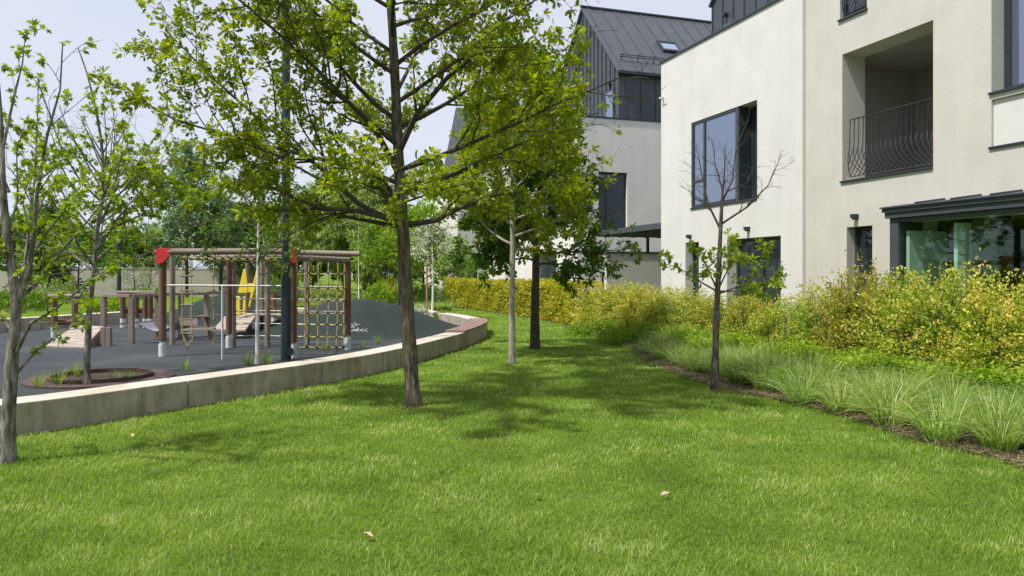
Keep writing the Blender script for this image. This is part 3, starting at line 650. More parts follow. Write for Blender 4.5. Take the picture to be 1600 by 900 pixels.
for (a, b, c, d) in ((2.0,3.6,3.5,5.6),(6.5,8.6,3.5,5.6),(2.0,4.4,0.1,2.5)): window(hC, a, b, c, d, -0.13, fw=0.07, mullions=((a+b)/2,), glassm='glass_sky')
cp = MB(); cp.box(-0.03, LC, -0.22, 0.03, TC, TC+0.06); cp.box(-0.03, 0.2, DC, -0.221, TC, TC+0.06); cp.build('parapet_coping', M['dark_frame'], hC, bevel=0.004)
# attic: right edge on the end wall line at px 967
aw_ = -Wc(967); A0 = 0.04; hwC = 3.16; eC = 9.02; riC = 3.25
at = MB(); prof = [(A0, TC-0.05), (A0, eC), (A0+hwC, eC+riC), (A0+2*hwC, eC), (A0+2*hwC, TC-0.05)]
at.prism([(a, aw_, z) for a, z in prof], (0, -9.5+1.6, 0))
ato = at.build('attic', M['metal_cladding'], hC)
sm = MB(); k = A0+0.3
while k < A0+2*hwC:
    top = eC+riC*(1-abs(k-(A0+hwC))/hwC); sm.box(k-0.014, k+0.014, aw_, aw_+0.04, TC, top-0.05); k += 0.36
for i in range(14):
    yy = aw_-0.3-i*0.62; sm.bar((A0-0.015, yy, TC), (A0-0.015, yy, eC), 0.02, 0.03)
sm.build('wall_seams', M['metal_cladding'], ato)
rf = MB(); t_ = 0.10
def slab(x_a, z_a, x_b, z_b):
    rf.prism([(x_a, aw_+0.10, z_a), (x_b, aw_+0.10, z_b), (x_b, aw_+0.10, z_b+t_), (x_a, aw_+0.10, z_a+t_)], (0, -8.1, 0))
sl = riC/hwC
slab(A0-0.14, eC-0.14*sl, A0+hwC, eC+riC); slab(A0+hwC, eC+riC, A0+2*hwC+0.14, eC-0.14*sl)
rfo = rf.build('roof', M['roof_metal'], hC)
rs = MB()
for i in range(14):
    yy = aw_-0.15-i*0.6
    rs.bar((A0-0.13, yy, eC-0.13*sl+t_*1.0+0.015), (A0+hwC, yy, eC+riC+t_+0.015), 0.03, 0.045)
    rs.bar((A0+2*hwC+0.13, yy, eC-0.13*sl+t_+0.015), (A0+hwC, yy, eC+riC+t_+0.015), 0.03, 0.045)
rs.bar((A0+hwC, aw_+0.12, eC+riC+t_+0.03), (A0+hwC, aw_-8.0, eC+riC+t_+0.03), 0.16, 0.05)
rs.build('roof_seams', M['roof_metal'], rfo)
gt = MB(); gt.bar((A0-0.17, aw_+0.1, eC-0.12), (A0-0.17, aw_-8, eC-0.12), 0.09, 0.10); gt.build('gutter', M['dark_frame'], hC)
sg = MB(); nx = Vector((-sl, 0, 1)).normalized()
def onroof(s, yy, h=0.0): return Vector((A0-0.14+s, yy, eC-0.14*sl+s*sl+t_))+nx*h
for hh in (0.12, 0.20): sg.tube([onroof(0.55, aw_-0.2, hh), onroof(0.55, aw_-7.8, hh)], 0.016, 6)
for i in range(12): sg.bar(onroof(0.5, aw_-0.3-i*0.66, 0), onroof(0.56, aw_-0.3-i*0.66, 0.24), 0.03, 0.02)
sg.build('snow_guard', M['dark_frame'], hC)
# skylight in the roof plane
def roof_hit(px, py):
    ray = Vector(((px-HX)/F, 1, (HY-py)/F)); mw = Matrix.Translation(pC) @ Matrix.Rotation(ANG, 4, 'Z'); inv = mw.inverted()
    o_ = inv @ Vector((0, 0, EYE)); d_ = inv.to_3x3() @ ray; p0 = onroof(0, 0); nn = nx
    t = (p0-o_).dot(nn)/d_.dot(nn); return o_+d_*t
q = [roof_hit(1028, 66), roof_hit(1062, 84)]
s0 = (min(a.x for a in q)-(A0-0.14)); s1 = (max(a.x for a in q)-(A0-0.14)); ym0, ym1 = min(a.y for a in q), max(a.y for a in q)
cy_ = (ym0+ym1)/2; ym0, ym1 = cy_-0.42, cy_+0.42
sk = MB(); 
for (sa, sb, ya, yb_) in ((s0,s0+0.08,ym0,ym1),(s1-0.08,s1,ym0,ym1),(s0+0.08,s1-0.08,ym0,ym0+0.07),(s0+0.08,s1-0.08,ym1-0.07,ym1)):
    sk.prism([onroof(sa, ya), onroof(sb, ya), onroof(sb, yb_), onroof(sa, yb_)], nx*0.10)
sko = sk.build('skylight', M['dark_frame'], hC)
sp_ = MB(); sp_.prism([onroof(s0+0.075, ym0+0.065, 0.05), onroof(s1-0.075, ym0+0.065, 0.05), onroof(s1-0.075, ym1-0.065, 0.05), onroof(s0+0.075, ym1-0.065, 0.05)], nx*0.02)
M['glass_bright'] = glass('glass_bright', (0.25, 0.29, 0.28), 0.6, 0.05); sp_.build('pane', M['glass_bright'], sko)
# small attic window in the gable with lamp over it
aw2 = MB(); aw2.box(A0+0.28, A0+0.98, aw_+0.002, aw_+0.05, TC, 8.42); awo = aw2.build('window', M['dark_frame'], hC)
aw3 = MB(); aw3.box(A0+0.36, A0+0.90, aw_+0.05, aw_+0.06, TC+0.05, 8.34); aw3.build('pane', M['glass_sky'], awo)
lamp(hC, A0+0.62, 8.62, aw_+0.0)
# canopy and garden wall in the gap between A and C
pg = FO+FD*(uA1+0.02)
cn = empty('canopy', (pg.x, pg.y, 0), ANG, 'dark flat metal canopy on a thin post between the two white houses', 'canopy')
gapL = (pC-pg).dot(FD)-0.05
wG = -0.1
m_ = MB(); m_.box(0.0, gapL-2.1, wG-6, wG, 2.86, 2.90); m_.build('roof_deck', M['dark_frame'], cn)
m_ = MB(); m_.box(0.0, gapL-2.1, wG, wG+0.05, 2.82, 2.98); m_.box(gapL-2.1, gapL-2.05, wG-6, wG+0.05, 2.82, 2.98)
for i in range(12): m_.box(0.0, gapL-2.11, wG-0.5-i*0.48, wG-0.42-i*0.48, 2.80, 2.859)
m_.build('fascia', M['metal_cladding'], cn)
m_ = MB(); m_.box(gapL-2.22, gapL-2.14, wG-2.0, wG-1.92, 2.3, 2.80); m_.build('post', M['dark_frame'], cn)
gw = empty('garden_wall', (pg.x, pg.y, 0), ANG, 'white garden wall with black coping under the dark canopy', 'wall')
m_ = MB(); m_.box(gapL-1.45, gapL-1.25, -6.0, -0.9, -0.1, 2.3); m_.build('wall', M['pale_render'], gw)
m_ = MB(); m_.box(gapL-1.48, gapL-1.22, -6.0, -0.87, 2.3, 2.36); m_.build('coping', M['dark_frame'], gw)

# --- house D, far
pD = Vector((-3.1, 42.0, 0)); hD = empty('house', pD, ANG, 'farthest white house with one dark window, showing between tree crowns', 'house')
mb = MB(); wall_holes(mb, -9, 0, -0.2, 7.4, [(-1.6, -0.55, 5.25, 6.7, 0.15), (-1.2, -0.5, 0.2, 2.3, 0.15)], 0.15, along='w', plane=0, flip=-1)
for a, b in (((0,0),(10,0)), ((10,0),(10,-9)), ((0,-9),(10,-9))): mb.add([(a[0],a[1],-.2),(b[0],b[1],-.2),(b[0],b[1],7.4),(a[0],a[1],7.4)], [(0,1,2,3)])
mb.add([(0,0,7.36),(10,0,7.36),(10,-9,7.36),(0,-9,7.36)], [(0,1,2,3)]); mb.build('wall', M['pale_render'], hD, fixn=False)
window(hD, -1.6, -0.55, 5.25, 6.7, 0.13, fw=0.08, along='w', mullions=(-1.1,), glassm='glass_sky'); window(hD, -1.2, -0.5, 0.2, 2.3, 0.13, fw=0.08, along='w')
at = MB(); at.prism([(a, -0.7, z) for a, z in ((0.1,7.36),(0.1,8.8),(3.2,11.8),(6.3,8.8),(6.3,7.36))], (0,-7.5,0)); at.build('attic', M['metal_cladding'], hD)
cp = MB(); cp.box(-0.03, 10, -0.2, 0.03, 7.4, 7.46); cp.box(-0.03, 0.2, -9, -0.201, 7.4, 7.46); cp.build('parapet_coping', M['dark_frame'], hD)

# --- perimeter wall far left
pwl = empty('perimeter_wall', (-34, 52, 0), 0, 'tall beige concrete perimeter wall far behind the playground', 'wall')
m_ = MB()
for i in range(11): m_.box(-14+i*3.0, -14+i*3.0+2.985, -0.12, 0.12, -0.1, 1.95+0.02*math.sin(i*2.1))
m_.build('wall_panels', M['far_wall'], pwl)
m_ = MB(); m_.box(-14, 19, -0.16, 0.16, 1.975, 2.04); m_.build('coping', M['far_wall'], pwl)

# ------------------------------------------------------------------ playground: climbing frame
fr = empty('climbing_frame', G(358, 548), 0, 'log climbing frame with red corner plates, chrome rails and yellow rope net', 'climbing frame')
def lb(mb): return localise(mb, fr)
pa_, pb_, pc_, pd_, pe_, pf_ = (G(254,557), G(357.7,543.5), G(458.5,560), G(543,546.5), G(418,542), G(479.5,543.5))
pb2 = G(364.5, 542)
ptop = {'a':2.02,'b':2.0,'c':2.0,'d':1.95,'e':1.98,'f':2.0,'b2':1.95}
def post(p, top, r, mat='brown_log', socket=True):
    o = lb(MB().tube([(p.x,p.y,0.30 if socket else 0.0),(p.x,p.y,top)], r, 14)).build('post', M[mat], fr, smooth=True)
    if socket: lb(MB().tube([(p.x,p.y,-0.05),(p.x,p.y,0.24)], r*1.04, 14).tube([(p.x,p.y,0.2),(p.x,p.y,0.31)], r*0.75, 10)).build('post_socket', M['galvanised'], o, smooth=True)
    return o
post(pa_, 2.0, 0.070); post(pb_, 1.96, 0.065); post(pc_, 1.96, 0.062); post(pd_, 1.90, 0.072)
for p in (pe_, pf_, pb2): post(p, 1.98, 0.060, 'grey_log', False)
zb = 2.03
lb(MB().tube([(pa_.x-0.14,pa_.y,zb),(pc_.x+0.12,pc_.y,zb)], 0.062, 14)).build('top_beam', M['grey_log'], fr, smooth=True)
lb(MB().tube([(pa_.x+0.02,16.6,1.98),(pf_.x,16.2,2.0)], 0.045, 12)).build('top_beam', M['grey_log'], fr, smooth=True)
post(Vector((pa_.x-0.9,16.7,0)), 1.98, 0.06, 'grey_log', False)
lb(MB().tube([(pc_.x+0.02,pc_.y+0.06,1.90),(pd_.x+0.02,pd_.y,1.89)], 0.062, 14)).build('top_beam', M['grey_log'], fr, smooth=True)
lb(MB().tube([(P(461,400,16.15).x,16.15,2.07),(pd_.x+0.2,15.9,2.03)], 0.058, 14)).build('top_beam', M['grey_log'], fr, smooth=True)
for i in range(9):
    x = pa_.x+0.4+i*0.27; lb(MB().tube([(x, pa_.y-0.09, zb+0.02), (x, pa_.y-0.055, zb+0.02)], 0.02, 8)).build('bolt', M['galvanised'], fr)
def redplate(x, y, s):
    m_ = MB(); z = zb+0.06
    pts = [(x-0.09*s, y, z), (x+0.20*s, y, z), (x+0.20*s, y, z-0.08), (x+0.05*s, y, z-0.28), (x-0.09*s, y, z-0.30)]
    m_.prism(pts, (0, 0.018, 0)); return lb(m_).build('corner_plate', M['red_panel'], fr, bevel=0.004)
redplate(pa_.x, pa_.y-0.09, 1); redplate(pc_.x, pc_.y-0.09, -1)
# chrome rails
def rail(a, b, r=0.014): return lb(MB().tube([a, b], r, 10)).build('rail', M['chrome'], fr, smooth=True)
rail((pa_.x,pa_.y,1.38),(pc_.x,pc_.y,1.37),0.018)
ps = G(347.5,561.5); lb(MB().tube([(ps.x,ps.y,0),(ps.x,ps.y,1.385)], 0.021, 10)).build('steel_post', M['galvanised'], fr, smooth=True)
rail((ps.x,ps.y,1.36),(ps.x-0.04,14.1,1.37))
for z in (1.05, 0.79, 0.51, 0.24):
    rail((pb2.x,pb2.y,z),(pe_.x,pe_.y,z)); rail((pe_.x,pe_.y,z),(pf_.x,pf_.y,z+0.0)); rail((pf_.x,pf_.y,z),(pd_.x,pd_.y,z+0.01))
rail((pf_.x,pf_.y,1.33),(pd_.x,pd_.y,1.32)); rail((pc_.x,pc_.y,1.32),(pf_.x,pf_.y,1.33))
# overhead rope lattice
ro = MB(); x0r, x1r = pa_.x+0.25, pc_.x-0.3; nx_ = 14
for k in range(3):
    yy = pa_.y+0.3+k*0.75
    ro.tube([(x0r+(x1r-x0r)*i/20, yy, 1.93-0.035*math.sin(math.pi*i/20)+0.01*math.sin(i*1.9)) for i in range(21)], 0.013, 6)
for i in range(nx_):
    x = x0r+(x1r-x0r)*i/(nx_-1); ro.tube([(x, pa_.y+0.03, 1.97), (x, pa_.y+0.3, 1.91), (x+0.03, pa_.y+1.05, 1.88), (x, pa_.y+1.8, 1.91), (x, 16.5, 1.96)], 0.011, 6)
kn = MB()
for k in range(3):
    for i in range(nx_):
        x = x0r+(x1r-x0r)*i/(nx_-1); yy = pa_.y+0.3+k*0.75; kn.tube([(x-0.03, yy, 1.90), (x+0.03, yy, 1.90)], 0.024, 6)
build_two('overhead_rope_lattice', lb(ro), M['yellow_rope'], lb(kn), M['dark_rope'], fr)
# climbing net between the right-hand posts
nt_ = MB(); nk = MB(); A_ = Vector((pf_.x-0.30, pf_.y-0.35, 0)); B_ = Vector((pd_.x-0.05, pd_.y-0.05, 0)); cols = [0.0, 0.16, 0.36, 0.54, 0.72, 0.88, 1.0]
rows = [0.08, 0.30, 0.55, 0.79, 1.05, 1.30, 1.62]
xs_ = {}
for ci, c_ in enumerate(cols):
    pts = []
    for j, z in enumerate(rows):
        b_ = A_+(B_-A_)*c_; lean = -0.05*(1.9-z)
        q_ = Vector((b_.x+0.012*math.sin(ci*2+j*1.7), b_.y+lean, z+0.012*math.cos(ci*3+j))); xs_[(ci, j)] = q_; pts.append(q_)
    b_ = A_+(B_-A_)*c_; pts.append(Vector((b_.x, b_.y, 1.86))); nt_.tube(pts, 0.012, 6)
    nk.tube([pts[0]-Vector((0,0,0.05)), pts[0]+Vector((0,0,0.01))], 0.017, 6)
for j in range(len(rows)):
    for ci in range(len(cols)-1):
        p, q_ = xs_[(ci, j)], xs_[(ci+1, j)]; mid = (p+q_)/2-Vector((0, 0, 0.025))
        nt_.tube([p, p*0.7+q_*0.3-Vector((0,0,.018)), mid, p*0.3+q_*0.7-Vector((0,0,.018)), q_], 0.011, 6)
for p in xs_.values(): nk.tube([p-Vector((0.028,0,0)), p+Vector((0.028,0,0))], 0.020, 6)
build_two('rope_net', lb(nt_), M['yellow_rope'], lb(nk), M['dark_rope'], fr)
# rope ladder and knotted rope
ld = MB(); yl = 15.2; xl = [P(284.5, 450, yl).x, P(299.5, 450, yl).x]
for s_, x in enumerate(xl):
    pts = [(x, yl, 1.93)]+[(x+0.012*math.sin(k*1.3+s_), yl, 1.93-k*0.155) for k in range(1, 11)]
    pts += [(x+0.05-0.03*s_, yl, 0.25), (sum(xl)/2+0.01, yl, 0.12), (sum(xl)/2+0.03, yl, 0.03)]
    ld.tube(pts, 0.013, 6)
ldo = lb(ld).build('rope_ladder', M['yellow_rope'], fr, smooth=True)
for py_ in (431, 454, 476.5, 499, 521):
    z = P(0, py_, yl).z; lb(MB().tube([(xl[0]-0.04, yl, z), (xl[1]+0.04, yl, z)], 0.017, 8)).build('rung', M['grey_log'], ldo)
kr = MB(); xk = P(333.5, 450, 15.4).x; kr.tube([(xk+0.008*math.sin(k), 15.4, 1.93-k*0.18) for k in range(11)], 0.014, 6)
kro = lb(kr).build('climbing_rope', M['yellow_rope'], fr, smooth=True)
for py_ in (431, 454, 476, 499, 520): z = P(0, py_, 15.4).z; lb(MB().tube([(xk,15.4,z-0.012),(xk,15.4,z+0.012)], 0.045, 10)).build('foot_disc', M['grey_log'], kro)

# ------------------------------------------------------------------ playground: balance course behind
bc = empty('balance_course', G(165, 541), 0, 'grey wooden balance course with plank ramp, handrail and sagging rubber mat', 'play equipment')
def lc(mb): return localise(mb, bc)
r0, r1, r2, r3 = G(72,543), G(131,545), P(162,512,16.6), P(115,510,17.3)
nb = 8
rmp = MB()
for i in range(nb):
    t0, t1 = i/nb+0.006, (i+1)/nb-0.006
    a, b = r0.lerp(r3, t0), r0.lerp(r3, t1); c_, d = r1.lerp(r2, t1), r1.lerp(r2, t0)
    rmp.prism([a+Vector((0,0,.0)), d, c_, b], (0,0,0.035))
lc(rmp).build('ramp', M['grey_plank'], bc)
sd = MB(); sd.prism([r1+Vector((0,0,0)), r2+Vector((0,0,-0.01)), Vector((r2.x, r2.y, 0)), ], (0.0,0.045,0)); 
lc(sd).build('ramp_side', M['grey_log'], bc)
# deck from the ramp, deck 2, belt between
D0, D1_ = P(160,511.5,16.7), P(212,507.5,17.6); zd = 0.42
dk = MB(); n = 7; dvec = Vector((0.25, 0.75, 0))
for i in range(n):
    a = Vector((D0.x, D0.y, zd)).lerp(Vector((D1_.x, D1_.y, zd)), i/n+0.01); b = Vector((D0.x, D0.y, zd)).lerp(Vector((D1_.x, D1_.y, zd)), (i+1)/n-0.01)
    dk.prism([a-dvec*0.0, b, b+dvec, a+dvec], (0,0,0.04))
lc(dk).build('deck', M['grey_plank'], bc)
D2, D3 = Vector((P(280,0,18.2).x, 18.2, 0.50)), Vector((P(326,0,18.9).x, 18.9, 0.50)); dk = MB()
for i in range(n):
    a = D2.lerp(D3, i/n+0.01); b = D2.lerp(D3, (i+1)/n-0.01); dk.prism([a, b, b+dvec, a+dvec], (0,0,0.04))
dk.box(D2.x, D3.x, D2.y+0.02, D2.y+0.06, 0.33, 0.495)
lc(dk).build('deck', M['grey_plank'], bc)
bt = MB(); m0 = Vector((D1_.x, D1_.y, zd+0.03)); NS = 18
def bp_(t, k): 
    p = m0.lerp(D2, t); p = p+Vector((0,0,-0.26*math.sin(math.pi*t)**1.0)) ; return p+dvec*k
vs = []; 
for i in range(NS+1):
    for k in (0.05, 0.95): 
        p = bp_(i/NS, k); vs += [p, p-Vector((0,0,0.02))]
fs = []
for i in range(NS):
    a = i*4; fs += [(a, a+2, a+6, a+4), (a+1, a+5, a+7, a+3), (a, a+4, a+5, a+1), (a+2, a+3, a+7, a+6)]
bt.add(vs, fs); lc(bt).build('sagging_mat', M['rubber_mat'], bc, smooth=True)
for px, py, h in ((162,541,0.45),(170,541,0.45)):
    g = G(px, py); lc(MB().box(g.x-0.05, g.x+0.05, g.y-0.05, g.y+0.05, 0, zd-0.003)).build('leg', M['grey_log'], bc)
hp = [G(162,0+537) if False else Vector((P(162,0,17.3).x,17.3,0)), G(205.7,538), G(246,530), Vector((P(283,0,18.4).x,18.4,0)), G(323,525)]
for p in hp: lc(MB().box(p.x-0.055, p.x+0.055, p.y-0.055, p.y+0.055, 0, 1.06)).build('post', M['grey_log'], bc, bevel=0.006)
hr = MB()
for a, b in zip(hp, hp[1:]): hr.bar((a.x,a.y,1.10),(b.x,b.y,1.10),0.12,0.07)
lc(hr).build('handrail', M['grey_log'], bc, bevel=0.006)
h2 = MB(); h2.bar((hp[-1].x,hp[-1].y,1.11),(P(470,0,20.4).x,20.4,1.12),0.10,0.08); lc(h2).build('handrail', M['grey_log'], bc)
for px in (365, 419, 455):
    yy = 18.7+1.7*(px-323)/147; p = P(px, 0, yy); lc(MB().box(p.x-0.05, p.x+0.05, yy-.05, yy+.05, 0, 1.07)).build('post', M['grey_log'], bc)
# second ramp / plank bridge
q0, q1, q2, q3 = P(296,521,17.9), P(340,520,18.1), P(403,491,19.3), P(357,490,19.6)
rp2 = MB()
a0_, a1_ = P(333,517,18.3), P(383,518,18.1); b1_, b0_ = P(402,492,19.2), P(358,489,19.6)
for i in range(7):
    t0, t1 = i/7+0.01, (i+1)/7-0.01; rp2.prism([a0_.lerp(b0_, t0), a1_.lerp(b1_, t0), a1_.lerp(b1_, t1), a0_.lerp(b0_, t1)], (0,0,0.04))
lc(rp2).build('ramp', M['grey_plank'], bc)
bm_ = MB(); bm_.bar(P(284,516,17.8), P(336,513.5,17.8), 0.14, 0.05); lc(bm_).build('balance_beam', M['grey_plank'], bc)
for px in (290, 330): g = P(px, 0, 17.85); lc(MB().box(g.x-0.04, g.x+0.04, 17.8, 17.9, 0, 0.22)).build('leg', M['grey_log'], bc)
dk = MB()
for i in range(6): x = P(388,0,19.5).x+i*0.2; dk.box(x, x+0.185, 19.2, 20.0, 0.50, 0.54)
lc(dk).build('deck', M['grey_plank'], bc)
for px in (390, 415, 452): g = P(px, 0, 19.3); lc(MB().box(g.x-0.05, g.x+0.05, 19.25, 19.35, 0, 0.495)).build('leg', M['grey_log'], bc)

# slide
sl_ = empty('slide', G(385, 520), 0, 'bright yellow slide with pointed side panels behind the climbing frame', 'slide')
def ls(mb): return localise(mb, sl_)
Ys = 18.95
def q(x, y, Y=Ys): return P(x, y, Y)
m_ = MB(); m_.prism([q(371.5,458),q(380,420),q(383.5,422),q(387,452),q(386,458)], (0,0.05,0)); m_.prism([q(366.5,492),q(367.5,463),q(374.5,463),q(374.5,492)], (0,0.05,0)); ls(m_).build('side_panel', M['yellow_panel'], sl_, bevel=0.01)
m_ = MB(); m_.prism([q(400.5,421),q(403.5,420),q(398,452),q(389,482),q(388,478),q(393,452)], (0,0.05,0)); ls(m_).build('side_panel', M['yellow_panel'], sl_, bevel=0.01)
m_ = MB(); m_.prism([q(373.5,457,Ys+.012),q(375.5,443,Ys+.012),q(396,443,Ys+.012),q(395,457,Ys+.012)], (0,0.03,0)); ls(m_).build('cross_panel', M['yellow_panel'], sl_, bevel=0.008)
m_ = MB(); m_.prism([q(379,492),q(380,463),q(382.5,463),q(383,492)], (0,0.05,0)); ls(m_).build('side_panel', M['yellow_panel'], sl_)
m_ = MB(); a, b = q(374,457,19.7), q(394,457,19.7); c_, d = Vector((b.x+0.1, 22.3, 0.25)), Vector((a.x+0.1, 22.3, 0.25)); m_.prism([a, b, c_, d], (0,0,0.03)); ls(m_).build('chute', M['yellow_panel'], sl_)
for px in (385, 408): g = P(px, 0, 19.7); ls(MB().tube([(g.x,19.75,0),(g.x,19.75,1.9)], 0.05, 10)).build('post', M['grey_log'], sl_)

# log seats structure at the left, behind the ramp
def logs(px_list, ybase, Y, label, zb_, seatr=0.07):
    e = empty('log_bench', Vector((P(px_list[0],0,Y).x, Y, 0)), 0, label, 'log bench')
    for k, px in enumerate(px_list):
        x = P(px, 0, Y).x
        o = localise(MB().tube([(x,Y,0.26),(x,Y,1.0)], 0.075, 12), e).build('post', M['brown_log'], e, smooth=True)
        localise(MB().tube([(x,Y,0),(x,Y,0.27)], 0.078, 12), e).build('post_socket', M['galvanised'], o, smooth=True)
    xa, xb = P(px_list[0],0,Y).x-0.15, P(px_list[-1],0,Y).x+0.15
    localise(MB().tube([(xa,Y,1.04),(xb,Y,1.04)], 0.06, 12), e).build('rail', M['grey_log'], e, smooth=True)
    for k in range(2): localise(MB().tube([(xa+0.1,Y+0.12+k*0.15,zb_),(xb-0.1,Y+0.12+k*0.15,zb_)], seatr, 12), e).build('seat_log', M['brown_log'], e, smooth=True)
    return e
logs([85, 117], 0, 18.6, 'brown log bench with rail and white post sockets, left of the plank ramp', 0.38)
logs([192, 213, 227, 235], 0, 22.0, 'brown log bench behind the sagging mat of the balance course', 0.50)
logs([300+128, 455], 0, 22.6, 'brown log bench behind the dark lamp post', 0.45)

# lamp posts
def lamppost(p, H, r, label, near=True):
    e = empty('street_lamp', p, 0, label, 'street lamp')
    MB().tube([(0,0,0),(0,0,0.02)], r*1.6, 20).build('base_plate', M['dark_steel'], e, smooth=True)
    MB().tube([(0,0,0.02),(0,0,1.5),(0,0,1.55),(0,0,H)], [r, r, r*0.86, r*0.80], 20).build('pole', M['dark_steel'], e, smooth=True)
    MB().tube([(0,0,H),(0,0,H+0.05),(0,0,H+0.12)], [r*2.4, r*2.5, r*0.8], 20).build('lamp_head', M['dark_steel'], e, smooth=True)
    return e
lp = lamppost(G(447,563), 7.2, 0.092, 'tall dark teal lamp post in front of the climbing frame')
MB().tube([(0.10,-0.085,0.17),(0.10,-0.11,0.17)], 0.075, 16).build('access_cover', M['dark_steel'], lp, smooth=True)
lamppost(Vector((P(186,0,30).x,30,0)), 2.9, 0.085, 'short dark post before the beige perimeter wall, behind the plank ramp')
lamppost(Vector((P(625,0,26.5).x,26.5,0)), 5.0, 0.075, 'slim dark lamp post behind the rubber mound, beside the big oak trunk')

# steel tree ring
rc = Vector((-6.25, 11.25, 0)); rg_ = empty('tree_ring', rc, 0, 'rusty steel planting ring set in the playground around the maple', 'tree ring')
def annulus(r0_, r1_, z0, z1, n=48):
    vs = []; 
    for i in range(n):
        a = 2*math.pi*i/n
        for r_, z in ((r0_, z0), (r1_, z0), (r1_, z1), (r0_, z1)): vs.append((r_*math.cos(a), r_*math.sin(a), z))
    fs = []
    for i in range(n):
        for j in range(4): fs.append((i*4+j, ((i+1) % n)*4+j, ((i+1) % n)*4+(j+1) % 4, i*4+(j+1) % 4))
    return MB().add(vs, fs)
annulus(0.72, 1.02, 0.005, 0.03).build('ring_plate', M['rusty_steel'], rg_); annulus(0.67, 0.715, 0.004, 0.085).build('ring_edge', M['rusty_steel'], rg_)
vs = [(0.66*math.cos(2*math.pi*i/32), 0.66*math.sin(2*math.pi*i/32), 0.02) for i in range(32)]
MB().add(vs, [tuple(range(32))]).build('ring_soil', M['mulch'], rg_, fixn=False)

# park table far behind
tb = empty('park_table', G(552, 470), 0, 'small dark park table beside the dark willow trunk, beyond the mound', 'table')
tb.location = Vector((P(551,0,40).x, 40, 0)); MB().box(-0.55,0.55,-0.35,0.35,0.70,0.76).build('table_top', M['dark_frame'], tb)
for x in (-0.4, 0.4): MB().box(x-0.04,x+0.04,-0.3,0.3,0,0.699).build('leg', M['dark_frame'], tb)

# ------------------------------------------------------------------ trees
def frames(d, ref=(0, 0, 1)):
    d = d/np.linalg.norm(d); x = np.cross(d, ref)
    if np.linalg.norm(x) < 1e-3: x = np.array([1.0, 0, 0])
    x /= np.linalg.norm(x); return d, x, np.cross(x, d)
def walk(r, p, d, L, n, wander=0.12, lift=0.0):
    pts = [p.copy()]; d = d/np.linalg.norm(d)
    for i in range(n):
        d = d+r.normal(0, wander, 3)+np.array([0, 0, lift/n]); d /= np.linalg.norm(d); p = p+d*(L/n); pts.append(p.copy())
    return pts
def at_t(pts, t):
    k = t*(len(pts)-1); i = min(int(k), len(pts)-2); f = k-i
    return pts[i]*(1-f)+pts[i+1]*f, nrm((pts[i+1]-pts[i])[None])[0]
def side(r, d, ang, az=None, flat=1.0):
    d, x, y = frames(d); a = r.random()*2*math.pi if az is None else az
    s = math.cos(a)*x+math.sin(a)*y*flat; s /= max(np.linalg.norm(s), 1e-6)
    return d*math.cos(ang)+s*math.sin(ang)
